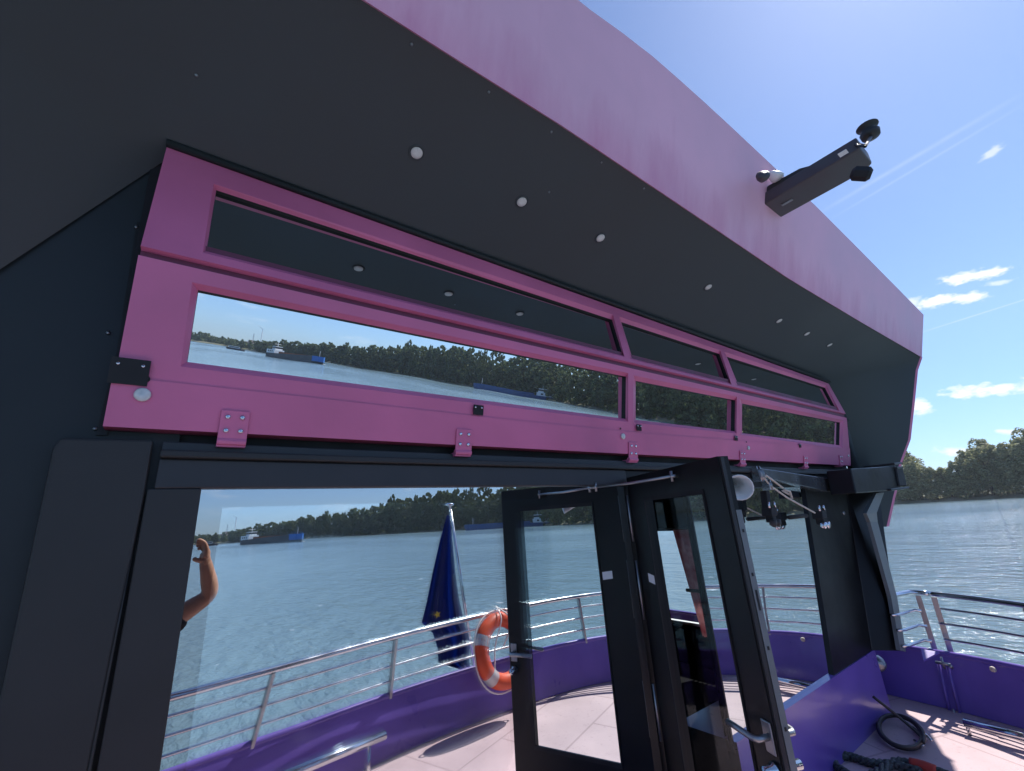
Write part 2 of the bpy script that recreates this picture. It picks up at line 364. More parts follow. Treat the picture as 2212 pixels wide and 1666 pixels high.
def clump(mb, c, rad, n, s, rnd):
    for _ in range(n):
        d = V((rnd.gauss(0, 1), rnd.gauss(0, 1), rnd.gauss(0, 1))).normalized() * (rad * rnd.random() ** .4)
        p = c + V((d.x, d.y, d.z * .85)); q = s * rnd.uniform(.6, 1.3)
        a = V((rnd.gauss(0, 1), rnd.gauss(0, 1), rnd.gauss(0, .6))).normalized(); e = a.orthogonal().normalized()
        e.rotate(Matrix.Rotation(rnd.random() * 6.3, 3, a)); g = a.cross(e)
        mb.poly([p - e * q, p + g * q * .7, p + e * q, p - g * q * .7])
def crown(mb, base, h, r, ncl, nl, s, rnd, low=.12):
    ph = [rnd.random() * 6.28 for _ in range(4)]
    for i in range(ncl):
        t = 1 - (1 - rnd.random()) ** .9; z = h * (low + (1 - low) * t); an = rnd.random() * 6.283
        prof = r * (.72 + .28 * sin(pi * min(1, t * 1.1))) if t < .6 else r * math.sqrt(max(.03, 1 - ((t - .6) / .42) ** 2))
        prof *= 1 + .16 * sin(2 * an + ph[0] + 4 * t) + .12 * sin(3 * an + ph[1] - 7 * t) + .1 * sin(9 * t + ph[2])
        rr = prof * rnd.random() ** .33
        clump(mb, base + V((cos(an) * rr, sin(an) * rr, z * .96)), r * rnd.uniform(.10, .22), nl, s, rnd)
TPL = {}
def stamp(mb, key, base, h, r, rnd, ncl, nl, s, low):        # one of a few worked-out crowns, turned and sized afresh
    k = (key, rnd.randrange(4))
    if k not in TPL:
        t = MB(); crown(t, V((0, 0, 0)), 20, 5, ncl, nl, s, random.Random(hash(k[1]) + 77), low); TPL[k] = t.v
    a = rnd.random() * 6.283; ca, sa = cos(a), sin(a); kr, kh = r / 5, h / 20; b = len(mb.v); bx, by, bz = base
    vs = [V((bx + (v.x * ca - v.y * sa) * kr, by + (v.x * sa + v.y * ca) * kr, bz + v.z * kh)) for v in TPL[k]]
    mb.v += vs; mb.f += [[b + i, b + i + 1, b + i + 2, b + i + 3] for i in range(0, len(vs), 4)]
def lobe(mb, c, rad, st, n, s, rnd):           # one leafy bough: leaves mostly on its outside
    for _ in range(n):
        d = V((rnd.gauss(0, 1), rnd.gauss(0, 1), rnd.gauss(.15, 1))).normalized(); q = s * rnd.uniform(.5, 1.3)
        p = c + V((d.x, d.y, d.z * st)) * (rad * (.55 + .5 * rnd.random() ** .6))
        a = (d + V((rnd.gauss(0, .6), rnd.gauss(0, .6), rnd.gauss(.2, .6)))).normalized(); e = a.orthogonal().normalized()
        e.rotate(Matrix.Rotation(rnd.random() * 6.3, 3, a)); g = a.cross(e)
        mb.poly([p - e * q, p + g * q * .7, p + e * q, p - g * q * .7])
def tree_proto(seed, h, r, lm):
    rnd = random.Random(seed); root = thing('poplar_tree', 'tall', 'tree')
    t = MB(); lean = rnd.uniform(-.6, .6)
    t.tube([(0, 0, -.5), (lean * .4, 0, h * .3), (lean, .2, h * .62), (lean * 1.2, .2, h * .85)], [.42, .34, .2, .06], 7)
    for k in range(9):
        z = h * rnd.uniform(.18, .7); a = rnd.random() * 6.28; l = r * rnd.uniform(.5, .9)
        p = V((lean * z / h, 0, z)); t.tube([p, p + V((cos(a) * l * .5, sin(a) * l * .5, l * .35)), p + V((cos(a) * l, sin(a) * l, l * .9))], [.15, .1, .03], 5)
    mesh('trunk', t, M['bark'], root, smooth=True)
    c = MB()
    for k in range(24):
        t = (k + rnd.random()) / 24; z = h * (.08 + .84 * t); a = k * 2.4 + rnd.uniform(-.4, .4)
        d_ = r * (.62 if t < .7 else .62 * (1.05 - t) / .35) * rnd.uniform(.6, 1.15)
        lobe(c, V((lean * t + cos(a) * d_, sin(a) * d_, z)), r * rnd.uniform(.26, .42) * (1.05 - .35 * t), 1.5, 170, .42, rnd)
    mesh('crown', c, lm, root)
    return root
protos = [tree_proto(11, 18, 5.0, M['leaf']), tree_proto(12, 21, 5.6, M['leaf']), tree_proto(13, 16, 5.4, M['leaf']), tree_proto(14, 23, 6.2, M['leaf'])]
used = set()
rnd = random.Random(5)
ROW = [(77.6, 10, 2, .92), (78.4, 9, 1, .9), (79.5, 9, 0, .78), (80.5, 10, 2, .82), (81.4, 8, 0, .86), (82.2, 12, 1, .93), (83.1, 9, 3, .88), (84.0, 10, 1, .97), (84.9, 9, 3, .9), (85.8, 10, 1, 1.02), (83.4, 24, 3, 1.08), (86.3, 24, 3, 1.14), (78.0, 24, 3, 1.02)]
side = ['at the left end of the far bank, beside the roof canopy', 'second from the canopy edge on the far bank', 'low-topped one in the dip of the tree line nearest the canopy', 'fourth from the canopy along the far bank',
        'middle of the far bank just left of the tallest pair', 'left of the rounded high crown on the far bank', 'under the rounded high crown on the far bank', 'right of the rounded high crown on the far bank', 'between the two high crowns at the right of the far bank',
        'front row at the right picture edge on the far bank',
        'rising behind the others as the rounded high crown', 'rising behind the others at the right picture edge', 'rising behind the others next to the canopy']
for i, (az, off, k, s) in enumerate(ROW):
    o = protos[k] if k not in used else copy_tree(protos[k])
    used.add(k)
    o.location = at(az, shore(az) + off, WZ + 1.2); o.rotation_euler = (0, 0, rnd.random() * 6.28)
    o.scale = (s * rnd.uniform(1.2, 1.4), s * rnd.uniform(1.2, 1.4), s)
    tag(o, 'olive green riverside tree, ' + side[i], 'tree', 'trees along the far river bank')
# the wood further along the shore reads as one mass
wd = MB(); bu = MB(); rnd = random.Random(21)
az = 62.0
while az < 176:
    r = shore(az)
    for row in range(3):
        if 70 < az < 94 and row == 0: continue
        if 76.5 < az < 87.6: continue
        rr = r + 9 + row * 13 + rnd.uniform(-3, 3); hh = rnd.uniform(18, 27) * (1.0 if az < 160 else 1 - (az - 160) / 40)
        if 140 < az < 160: hh *= 1.12
        near = az > 95 and az < 150
        stamp(wd, 'near' if near else 'far', at(az + rnd.uniform(-.3, .3), rr, WZ + .6), (hh + row * 2.5 if row < 2 else hh * .8), rnd.uniform(3.4, 7.6), rnd, 130 if near else 110, 26 if near else 20, .55 if near else .9, .0)
    az += math.degrees(6.0 / r)
tag(mesh('far_wood', wd, M['wood']), 'dark green wood massed along the far river bank', 'wood', kind='stuff')
for k in range(46):
    az = rnd.uniform(96, 168); crown(bu, at(az, shore(az) + 5, WZ + .3), rnd.uniform(2, 4.5), rnd.uniform(2, 3.5), 9, 16, .45, rnd, .05)
tag(mesh('bank_bushes', bu, M['bush']), 'pale green bushes along the water edge of the far bank', 'bushes', kind='stuff')

# ------------------------------------------------------------------ deck, hull, bulwark
DZ = .17
BUL = [(-1.9, .9), (-1.5, .25), (-.75, -.32), (.18, -.49), (.9, -.59), (1.6, -.70), (2.4, -.76), (3.1, -.74), (3.8, -.66), (4.4, -.42), (5.0, .06), (5.42, .62), (5.6, 1.15), (5.66, 1.7), (5.72, 2.4), (5.78, 4.2), (5.8, 9)]
bp_ = smooth_path([(x, y, 0) for x, y in BUL], 6)
def offs(path, d):
    out = []
    for i, p in enumerate(path):
        t = (path[min(i + 1, len(path) - 1)] - path[max(i - 1, 0)]).normalized(); out.append(p + V((-t.y, t.x, 0)) * d)
    return out
def zed(path, z): return [V((p.x, p.y, z)) for p in path]
inn = offs(bp_, .09); topi = offs(bp_, .02); topo = offs(bp_, -.05)
d = MB(); d.poly([V((p.x, p.y, DZ)) for p in offs(bp_, .02)] + [V((-1.9, 9, DZ))]); struct('deck', d, M['deck'])
bw = thing('bulwark', 'purple bulwark plating curving round the open deck below the railing', 'bulwark', (5.6, 1.2, DZ))
BT = .585
m = MB(); m.ribbon(zed(inn, DZ + .004), zed(topi, BT)); m.ribbon(zed(topo, BT), zed(offs(bp_, -.02), -1.6)); m.ribbon(zed(topi, BT), zed(topo, BT)); mesh('plating', m, M['purple'], bw, smooth=True)
m = MB(); m.tube(zed(bp_, BT + .004), .026, 8); mesh('top_edge', m, M['purple'], bw, smooth=True)
# vertical stiffener with shackles and small drain plugs on the inner face
def on_bul(px, py, push=.0):                   # point on the inner face of the bulwark seen at a pixel
    dd = ray(px, py); best = None
    for i in range(len(bp_) - 1):
        a, c = inn[i], inn[i + 1]; n = V((-(c - a).y, (c - a).x, 0)).normalized(); den = dd.dot(n)
        if abs(den) < 1e-6: continue
        t = (V((a.x, a.y, CAMZ)) - O).dot(n) / den; p = O + dd * t; s = (p - a).dot(c - a) / (c - a).length_squared
        if t > 0 and -.01 <= s <= 1.01 and 3.5 < p.x and p.y > .2: return p + n * push, n
    return None
for (pa, pb) in (((2028, 1432), (2060, 1570)), ((2046, 1432), (2083, 1572))):
    a, n = on_bul(*pa, .01); c, _ = on_bul(*pb, .01); m = MB(); m.tube([a, c], .012, 6); mesh('stiffener', m, M['purple'], bw, smooth=True)
for pc in ((2040, 1432), (2066, 1545)):
    c, n = on_bul(*pc, .03); m = MB()
    t = V((-n.y, n.x, 0)); m.tube([c - t * .05, c + t * .05], .012, 7); m.tube([c + V((0, 0, .05)), c - V((0, 0, .04))], .009, 7); m.tube([c + t * .05 + V((0, 0, -.02)), c + n * .03 + t * .055], .014, 7)
    mesh('shackle', m, M['dull'], bw, smooth=True)
for pc in ((2145, 1446),):
    c, n = on_bul(*pc, .0); m = MB(); m.lathe(c, n, [(.0, .012), (.018, .012), (.022, 0)], 10); mesh('drain_plug', m, M['rope'], bw, smooth=True)

# ------------------------------------------------------------------ railing
RAIL = [(-1.2, .0), (-.6, -.2), (.06, -.25), (.62, -.36), (1.59, -.56), (2.4, -.66), (3.1, -.70), (3.7, -.66), (4.3, -.46), (4.9, -.0), (5.35, .5), (5.62, .95)]
_e = Pl(2008, 1283, Z=1.06); RAIL.append((_e.x, _e.y))
RZ = 1.06
rp = smooth_path([(x, y, 0) for x, y in RAIL], 8)
def lerp_path(t):                              # rails between the bulwark edge (t=0) and the hand rail (t=1)
    out = []
    for p in rp:
        q = min(bp_, key=lambda c: (c - p).length_squared); out.append(V((q.x * (1 - t) + p.x * t, q.y * (1 - t) + p.y * t, BT + (RZ - BT) * t)))
    return out
rl = thing('deck_railing', 'polished steel railing with three thin rails above the purple bulwark', 'railing', (5.7, 1.2, BT))
top = lerp_path(1); e_top = top[-1]
m = MB(); m.tube(top, .024, 10); mesh('handrail', m, M['steel'], rl, smooth=True)
for t in (.76, .51, .25):
    m = MB(); m.tube(lerp_path(t), .011, 7); mesh('rail', m, M['steel'], rl, smooth=True)
pos = []
idx = 0; acc = 0; nxt = [.34, 1.0, 1.9]
def post_at(p):
    q = min(bp_, key=lambda c: (c - V((p.x, p.y, 0))).length_squared); a = V((q.x, q.y, BT - .02))
    mm = MB(); s = (V((p.x, p.y, RZ - .02)) - a); n = V((-s.y, s.x, 0))
    n = V((q.y, -q.x, 0)) if n.length < 1e-3 else n
    i = min(range(len(bp_)), key=lambda k: (bp_[k] - q).length_squared); tg = (bp_[min(i + 1, len(bp_) - 1)] - bp_[max(i - 1, 0)]).normalized()
    nn = V((-tg.y, tg.x, 0))
    mm.prism([a - tg * .011 - nn * .024, a + tg * .011 - nn * .024, a + tg * .011 + nn * .024, a - tg * .011 + nn * .024], s)
    mesh('post', mm, M['dull'], rl)
for x in (-.35,): post_at(min(top, key=lambda p: abs(p.x - x)))
for (px, py) in ((592, 1448), (852, 1375), (1258, 1290)):
    vp = Pl(px, py, Z=RZ); rpnt = V((vp.x, 2 * WALL - vp.y, RZ)); post_at(min(top, key=lambda p: (p - rpnt).length))
for q in ((1640, 1265),):
    vp = Pl(*q, Z=RZ); p = V((vp.x, 2 * WALL - vp.y, RZ)); post_at(min(top, key=lambda c: (c - p).length))
def strut(root, pt_, pb_):
    a, c = Pl(*pb_, Z=BT - .01), Pl(*pt_, Z=RZ - .01); m = MB(); t = V((.17, -.98, 0)) * .02; k_ = V((.98, .17, 0)) * .007
    m.prism([a - t - k_, a + t - k_, a + t + k_, a - t + k_], c - a); mesh('post', m, M['dull'], root)
strut(rl, (2017, 1290), (2055, 1412))
end = thing('rail_end_section', 'short polished railing piece with cranked bars joined to the black corner pillar', 'railing', (5.6, 1.5, BT))
for i, (t, px) in enumerate(((1, ((2008, 1283), (1992, 1281), (1964, 1280), (1930, 1287), (1912, 1290))), (.76, ((1990, 1320), (1975, 1318), (1940, 1328), (1925, 1329))),
                            (.51, ((2003, 1353), (1984, 1351), (1953, 1361), (1938, 1362))), (.25, ((2013, 1386), (1995, 1383), (1962, 1395), (1948, 1396))))):
    zz = BT + (RZ - BT) * t; m = MB(); m.tube([Pl(*q, Z=zz) for q in px], .024 if i == 0 else .012, 9); mesh('handrail' if i == 0 else 'bar', m, M['steel'], end, smooth=True)
strut(end, (1983, 1287), (2020, 1406))

# ------------------------------------------------------------------ black glass wall
WY = WALL
def wp(x, y, Y=WY): return Pl(x, y, Y=Y)
wall = thing('window_wall', 'black painted lower wall with a large mirrored window left of the open door', 'wall', (.6, WY, DZ))
gL = [wp(435, 1057), wp(1081, 1051), None, wp(347, 1656)]
gx0 = gL[0].x; gx1 = 2.06; gz1 = gL[0].z; gz0 = .66
slx = gL[3].x - gL[0].x; gx0b = gx0 + slx * (gz1 - gz0) / (gz1 - gL[3].z)
fy = WY - .025
# frame round the big pane: header beam, left stile
hb = [V((-.10, fy, gz1)), V((2.10, fy, gz1)), V((2.10, fy, 2.207)), V((-.10, fy, 2.207))]
m = MB(); m.prism(hb, (0, .10, 0)); mesh('header_beam', m, M['beam'], wall, bevel=.006)
fl = [wp(349, 986, fy), wp(435, 1057, fy), wp(347, 1656, fy), wp(229, 1666, fy)]
dn = (fl[3] - fl[0]).normalized(); fl[0].z = gz1 - .001; dg = (fl[2] - fl[1]).normalized()
fl = [V((-.115, fy, gz1)), V((gx0, fy, gz1)), V((gx0b, fy, DZ)), V((-.10, fy, DZ))]
m = MB(); m.prism(fl, (0, .10, 0)); mesh('stile', m, M['plate'], wall, bevel=.004)
m = MB(); m.prism([V((gx0b, fy, DZ)), V((2.10, fy, DZ)), V((2.10, fy, gz0)), V((gx0b, fy, gz0))], (0, .1, 0)); mesh('base_panel', m, M['purple'], wall)
m = MB(); m.prism([V((gx1, fy, gz0)), V((2.10, fy, gz0)), V((2.10, fy, gz1)), V((gx1, fy, gz1))], (0, .06, 0)); mesh('door_jamb', m, M['door'], wall)
g = MB(); g.poly([V((gx0 - .01, WY, gz1 + .01)), V((gx1 + .01, WY, gz1 + .01)), V((gx1 + .01, WY, gz0 - .01)), V((gx0b - .01, WY, gz0 - .01))]); pane = mesh('outer_pane', g, M['semi'], wall)
g = MB(); i0, i1, j0, j1 = gx0 + .062, gx1 - .03, gz1 - .058, gz0 + .03
g.poly([V((i0, WY + .018, j1)), V((i1, WY + .018, j1)), V((i1, WY + .018, j0)), V((i0 + .003, WY + .018, j0))]); mesh('inner_pane', g, M['mirror'], wall)
m = MB(); m.poly([V((-.1, WY + .06, DZ)), V((2.10, WY + .06, DZ)), V((2.10, WY + .06, 2.2)), V((-.1, WY + .06, 2.2))]); mesh('backing', m, M['gap'], wall)

# gap / hinge recess above the beam
rc = thing('hinge_recess', 'dark horizontal recess with a grey lip between black beam and pink window flap', 'wall trim', (2.5, WY, 2.2))
m = MB(); m.prism([V((-.24, WY + .03, 2.20)), V((6.0, WY + .03, 2.20)), V((6.0, WY + .03, 2.42)), V((-.24, WY + .03, 2.42))], (0, .05, 0)); mesh('recess_back', m, M['gap'], rc)
m = MB(); m.prism([V((-.10, fy - .02, 2.2072)), V((6.0, fy - .02, 2.2072)), V((6.0, fy - .02, 2.232)), V((-.10, fy - .02, 2.232))], (0, .10, 0)); mesh('lip', m, M['plate'], rc, bevel=.006)
m = MB(); m.prism([V((-.10, fy + .012, 2.2322)), V((6.0, fy + .012, 2.2322)), V((6.0, fy + .012, 2.262)), V((-.10, fy + .012, 2.262))], (0, .06, 0)); mesh('seal', m, M['beam'], rc, bevel=.004)

# left part of the wall
lw = thing('left_wall_panel', 'blue black wall panel at the left end beside the pink windows', 'wall', (-.6, WY, DZ))
yl = WY + .012
TLc = V((-.245, 1.70, 3.36))
m = MB(); m.prism([V((-.02, yl, DZ)), V((-2.3, yl, DZ)), V((-2.3, yl, 2.6)), V((-.75, yl, 2.95)), V((-.24, yl, 3.40)), V((-.06, yl, 3.40)), V((-.06, yl, 2.2))], (0, .05, 0)); mesh('panel', m, M['wall'], lw)
# black rubber channel along the edge of the pink flap
m = MB(); ch = [(296, 480), (283, 560), (252, 760), (207, 940)]
ch2 = [(312, 480), (306, 556), (268, 760), (232, 940)]
pA = [wp(x, y, yl - .006) for x, y in ch]; pB = [wp(x, y, yl - .006) for x, y in ch2]
m.prism(pA + list(reversed(pB)), (0, .012, 0)); mesh('rubber_channel', m, M['gap'], lw)
for q in ((295, 491), (234, 719), (206, 926)):
    c = wp(*q, yl - .004); m = MB(); m.lathe(c, (0, -1, 0), [(.006, 0), (.005, .005), (.0, .006)], 8); mesh('rivet', m, M['dull'], lw, smooth=True)
cp = thing('corner_cover_plate', 'grey black cover plate with a chamfered top corner left of the large window', 'cover plate', (-.2, WY, DZ))
yp = WY - .03
m = MB(); pts = [wp(130, 945, yp), wp(331, 950, yp), wp(311, 1069, yp), wp(247, 1391, yp), wp(193, 1665, yp)]
lo = pts[-1] + (pts[-1] - pts[-2]) * 2.0; l1 = wp(113, 968, yp); l2 = wp(12, 1440, yp); l3 = l1 + (l2 - l1) * 2.6
m.prism(pts + [lo, l3, l1], (0, .045, 0)); mesh('plate', m, M['plate'], cp, bevel=.008)
c = wp(230, 1500, yp - .004); m = MB(); m.tube([wp(283, 1210, yp), wp(247, 1391, yp), wp(193, 1665, yp), lo], [.001, .003, .004, .004], 6); mesh('edge_bead', m, M['plate'], cp, smooth=True)

# ------------------------------------------------------------------ pink window flap (lower) and fixed pink windows (upper)
t1 = radians(10.6); PBp = V((0, 1.72, CAMZ + .204 * 1.72)); N1 = V((0, -cos(t1), -sin(t1))); PL1 = (PBp, N1)
def band(root, plane, outline, holes, depth, fm, gm='mirror', names=('frame', 'pane')):
    p0, n = plane; rec = (p0 - n * depth, n); up = [Pl(x, y, plane=plane) for x, y in outline]
    hs = [[Pl(x, y, plane=plane) for x, y in h[0]] for h in holes]
    loops = [up] + hs; flat = [p for l in loops for p in l]
    fr = MB(); tri = tessellate_polygon(loops); fr.v = list(flat); fr.f = [list(t) for t in tri]
    for i in range(len(up)):                                   # outer edge thickness
        a, b_ = up[i], up[(i + 1) % len(up)]; fr.poly([a, b_, b_ - n * .07, a - n * .07])
    for h, (ho, hg) in zip(hs, holes):
        gl = [Pl(x, y, plane=rec) for x, y in hg]
        for i in range(4): fr.poly([h[i], h[(i + 1) % 4], gl[(i + 1) % 4], gl[i]])
        sl_ = [p - n * .016 for p in gl]
        rb = MB()
        for i in range(4): rb.poly([gl[i], gl[(i + 1) % 4], sl_[(i + 1) % 4], sl_[i]])
        ctr = sum(sl_, V()) / 4
        pa = mesh(names[1], MB().poly([p + (p - ctr).normalized() * .012 for p in sl_]), M[gm], root)
        mesh('seal', rb, M['gap'], root)
    return mesh(names[0], fr, fm, root)
flap = thing('pink_window_flap', 'pink hinged window flap with three mirrored panes showing the river', 'window flap', (2.8, 1.72, 2.3))
LH = [([(415, 610), (1357, 806), (1357, 912), (390, 792)], [(428, 627), (1352, 814), (1351, 905), (404, 782)]),
      ([(1368, 811), (1592, 857), (1591, 937), (1368, 913)], [(1373, 823), (1588, 865), (1587, 932), (1373, 907)]),
      ([(1598, 861), (1822, 908), (1820, 970), (1598, 939)], [(1603, 872), (1814, 913), (1813, 962), (1603, 936)])]
band(flap, PL1, [(222, 920), (244, 817), (253, 790), (299, 551), (1829, 903), (1834, 957), (1838, 1006)], LH, .024, M['pink'])
# lower board of the flap: a second sheet a little proud, its top edge shows as a fine line
pf = (PBp + N1 * .006, N1)
bl_ = [Pl(222, 921, plane=pf), Pl(242, 817, plane=pf), Pl(330, 822, plane=pf), Pl(700, 862, plane=pf), Pl(1100, 907, plane=pf), Pl(1400, 937, plane=pf), Pl(1700, 960, plane=pf), Pl(1836, 969, plane=pf), Pl(1838, 1006, plane=pf)]
m = MB(); m.prism(bl_, -N1 * .004); mesh('lower_board', m, M['pink'], flap)
# underside lip
m = MB(); a, b_ = Pl(222, 921, plane=pf), Pl(1838, 1006, plane=pf); m.prism([a, b_, b_ + V((0, .05, -.004)), a + V((0, .05, -.004))], V((0, 0, .006))); mesh('bottom_edge', m, M['pinkdark'], flap)
def onflap(x, y, push=.008): return Pl(x, y, plane=(PBp + N1 * push, N1))
UPL = V((0, -sin(t1) * -1, 0)); VL = V((0, -sin(t1), cos(t1))); HL = V((1, 0, 0))
hx = [(510, 888, 958), (1003, 928, 975), (1367, 956, 991), (1603, 974, 1001), (1739, 985, 1007), (1815, 983, 1010)]
for i, (x, y0, y1) in enumerate(hx):
    p1 = onflap(x, y0); c = onflap(x, (y0 + y1) / 2 - 6); w_ = .042; hgt = .105
    m = MB(); m.prism([p1 - HL * w_, p1 + HL * w_, p1 + HL * w_ - VL * hgt, p1 - HL * w_ - VL * hgt], N1 * .006)
    q = p1 - VL * hgt; m.tube([q - HL * w_, q + HL * w_], .013, 8); m.prism([q - HL * w_, q + HL * w_, q + HL * w_ - V((0, 0, .018)), q - HL * w_ - V((0, 0, .018))], V((0, .05, 0)))
    hg = mesh('hinge', m, M['pink'], flap, bevel=.002)
    bases[hg.name] = bases[flap.name]
    for sx in (-1, 1):
        for k in (.022, .068):
            b_ = MB(); cc = p1 + HL * (.021 * sx) - VL * k + N1 * .006; b_.lathe(cc, N1, [(.0085, 0), (.0085, .003), (.005, .006), (0, .006)], 10); mesh('bolt', b_, M['steel'], hg, smooth=True)
for i, (x, y, s) in enumerate([(280, 803, 1.55), (1033, 886, .9), (1380, 924, .75), (1590, 947, .7), (1728, 963, .7)]):
    p1 = onflap(x, y, .009); a_ = .030 * s; b2 = .026 * s
    m = MB(); m.prism([p1 - HL * a_ - VL * b2, p1 + HL * a_ - VL * b2, p1 + HL * a_ + VL * b2, p1 - HL * a_ + VL * b2], N1 * .004); lp = mesh('latch_plate', m, M['gap'], flap)
    for sx in (-1, 1):
        b_ = MB(); b_.lathe(p1 + HL * (.019 * sx * s) + VL * (.014 * s) + N1 * .004, N1, [(.006, 0), (.005, .003), (0, .004)], 8); mesh('screw', b_, M['steel'], lp, smooth=True)
for (x, y, r) in ((308, 853, .021), (1345, 943, .018), (1616, 968, .017), (1832, 985, .014)):
    m = MB(); m.lathe(onflap(x, y, .007), N1, [(r, 0), (r, .006), (r * .8, .009), (0, .010)], 16); mesh('button_lamp', m, M['lens'], flap, smooth=True)
for (x, y, r) in ((314, 819, .012), (1340, 926, .006), (1612, 955, .006)):
    m = MB(); m.lathe(onflap(x, y, .0065), N1, [(r, 0), (r, .002), (0, .0025)], 12); mesh('bore_hole', m, M['gap'], flap)

yM = None
def meet(y0, z0, t, kz):
    s = (kz * y0 - (z0 - CAMZ)) / (cos(t) + kz * sin(t)); return y0 - s * sin(t), z0 + s * cos(t)
y2, z2 = meet(1.72, CAMZ + .204 * 1.72, t1, .565); t2 = radians(-9.0)
N2 = V((0, -cos(t2), -sin(t2))); PL2 = (V((0, y2, z2)), N2)
up = thing('upper_pink_windows', 'fixed pink frame with three dark panes mirroring the charcoal soffit, above the flap', 'windows', (2.8, y2, z2))
UH = [([(461, 397), (1324, 680), (1349, 771), (438, 546)], [(467, 411), (1322, 691), (1345, 767), (446, 541)]),
      ([(1337, 684), (1556, 757), (1580, 831), (1363, 776)], [(1342, 696), (1554, 765), (1576, 826), (1366, 773)]),
      ([(1565, 760), (1785, 832), (1814, 889), (1591, 833)], [(1570, 771), (1782, 838), (1806, 884), (1594, 830)])]
band(up, PL2, [(304, 531), (360, 318), (1790, 829), (1827, 894)], UH, .022, M['pink'], 'mirror_dark')
m = MB(); m.poly([p - N2 * .075 for p in (Pl(280, 560, plane=PL2), Pl(1900, 915, plane=PL2), Pl(1850, 800, plane=PL2), Pl(330, 290, plane=PL2))]); mesh('backing', m, M['gap'], up)
m = MB(); q0, q1 = Pl(300, 548, plane=PL1), Pl(1829, 900, plane=PL1); m.prism([q0 + V((0, .02, -.03)), q1 + V((0, .02, -.03)), q1 + V((0, .02, .10)), q0 + V((0, .02, .10))], (0, .03, 0)); mesh('joint_strip', m, M['pinkdark'], up)
m = MB(); m.tube([Pl(360, 314, plane=PL2) - N2 * -.012, Pl(1790, 826, plane=PL2) + N2 * .012], .014, 6); mesh('top_seal', m, M['wall'], up, smooth=True)

# ------------------------------------------------------------------ roof hood: soffit, side panels, fascia
yT, zT = 1.696, 3.349
SN = V((0, .33, 1)).normalized(); SOF = (V((0, yT, zT)), SN)
hood = thing('roof_hood', 'charcoal roof hood with pale pink fascia overhanging the wheelhouse windows', 'roof', (2.85, 1.7, 3.4))
fb = [(780, 0), (1000, 140), (1215, 275), (1500, 466), (1700, 601), (1850, 691), (1988, 771)]
FB = [Pl(x, y, plane=SOF) for x, y in fb]
FB = [V((-1.9, FB[0].y + .0, FB[0].z)), V((-.5, FB[0].y, FB[0].z))] + FB
FPN = V((0, -1, -.27)).normalized(); FPL = (V((0, 1.0, 3.58)), FPN)
ft = [(1245, 0), (1330, 60), (1410, 122), (1490, 192), (1575, 270), (1660, 350), (1760, 443), (1850, 533), (1940, 624), (1995, 680)]
FT = [Pl(x, y, plane=FPL) for x, y in ft]
FT = [V((-2.1, .86, 4.10)), V((-.4, FT[0].y - .004, FT[0].z - .02)), V((.4, FT[0].y, FT[0].z - .01))] + FT
# wall-side line of the soffit
iL, iR = V((-.245, yT + .06, zT - .0198)), V((5.95, yT + .06, zT - .0198))
wL, wR = V((-.56, 1.75, 2.73)), V((6.24, 1.72, 2.73))
# right side panel (plane through wall line and fascia corner)
pn = (wR - iR).cross(FB[-1] - iR).normalized(); SPR = (iR, pn)
oe = [Pl(x, y, plane=SPR) for x, y in ((1978, 800), (1970, 880), (1962, 950), (1940, 1010), (1938, 1040), (1930, 1070), (1915, 1138))]
ob = Pl(1868, 1140, plane=SPR)
pts = oe + [ob, V((6.28, 1.74, 2.1)), wR]
m = MB(); q0, q1, q2 = FB[1], V((-2.9, .85, 3.80)), V((-3.6, .9, 2.0))
arc = [q0 * ((1 - t) ** 2) + q1 * (2 * t * (1 - t)) + q2 * (t * t) for t in [i / 10 for i in range(11)]]
rim = list(reversed(arc)) + FB[2:] + pts
wl2 = wL + (wL - iL) * 2.2
m.v = [iL, iR, wl2] + rim; nA = len(arc); nF = len(arc) + len(FB) - 2
m.f.append([0, 2, 3])
for i in range(nA - 1): m.f.append([0, 3 + i, 4 + i])
for i in range(nA - 1, nA + 3): m.f.append([0, 3 + i, 4 + i])
m.f.append([0, 3 + nA + 3, 1])
for i in range(nA + 3, nF - 1): m.f.append([1, 3 + i, 4 + i])
for i in range(nF - 1, len(rim) - 1): m.f.append([1, 3 + i, 4 + i])
mesh('soffit', m, M['soffit'], hood, smooth=True)
sh = V((.055, -.012, .004))
m = MB(); e1_ = [FB[-1]] + oe; m.ribbon(e1_, [p + sh for p in e1_]); m.ribbon([p + sh for p in e1_], [p + sh + V((.02, .25, 0)) for p in e1_]); mesh('edge_trim', m, M['pink'], hood)
# fascia: resample both edges to the same number of points
def resample(path, n):
    L_ = [0]
    for i in range(1, len(path)): L_.append(L_[-1] + (path[i] - path[i - 1]).length)
    out = []
    for k in range(n):
        s = L_[-1] * k / (n - 1); i = max(j for j in range(len(path)) if L_[j] <= s + 1e-9); i = min(i, len(path) - 2)
        t = (s - L_[i]) / max(L_[i + 1] - L_[i], 1e-9); out.append(path[i].lerp(path[i + 1], t))
    return out
fA, fB2 = resample(FB, 40), resample(FT, 40)
lip = [p + V((0, -.012, -.012)) for p in fA]
m = MB(); m.ribbon(lip, fB2); m.ribbon(fA, lip); back = [p + V((0, .06, .0)) for p in fB2]; m.ribbon(fB2, back); mesh('fascia', m, M['fascia'], hood, smooth=False)
m = MB(); m.ribbon(back, [V((p.x * .9 + .28, 3.6, 4.3)) for p in fB2]); m.poly([V((fB2[-1].x, fB2[-1].y + .06, fB2[-1].z)), FB[-1] + V((.05, 0, 0)), V((6.5, 1.75, 3.4)), V((6.5, 3.6, 4.3))]); mesh('roof_top', m, M['plate'], hood)
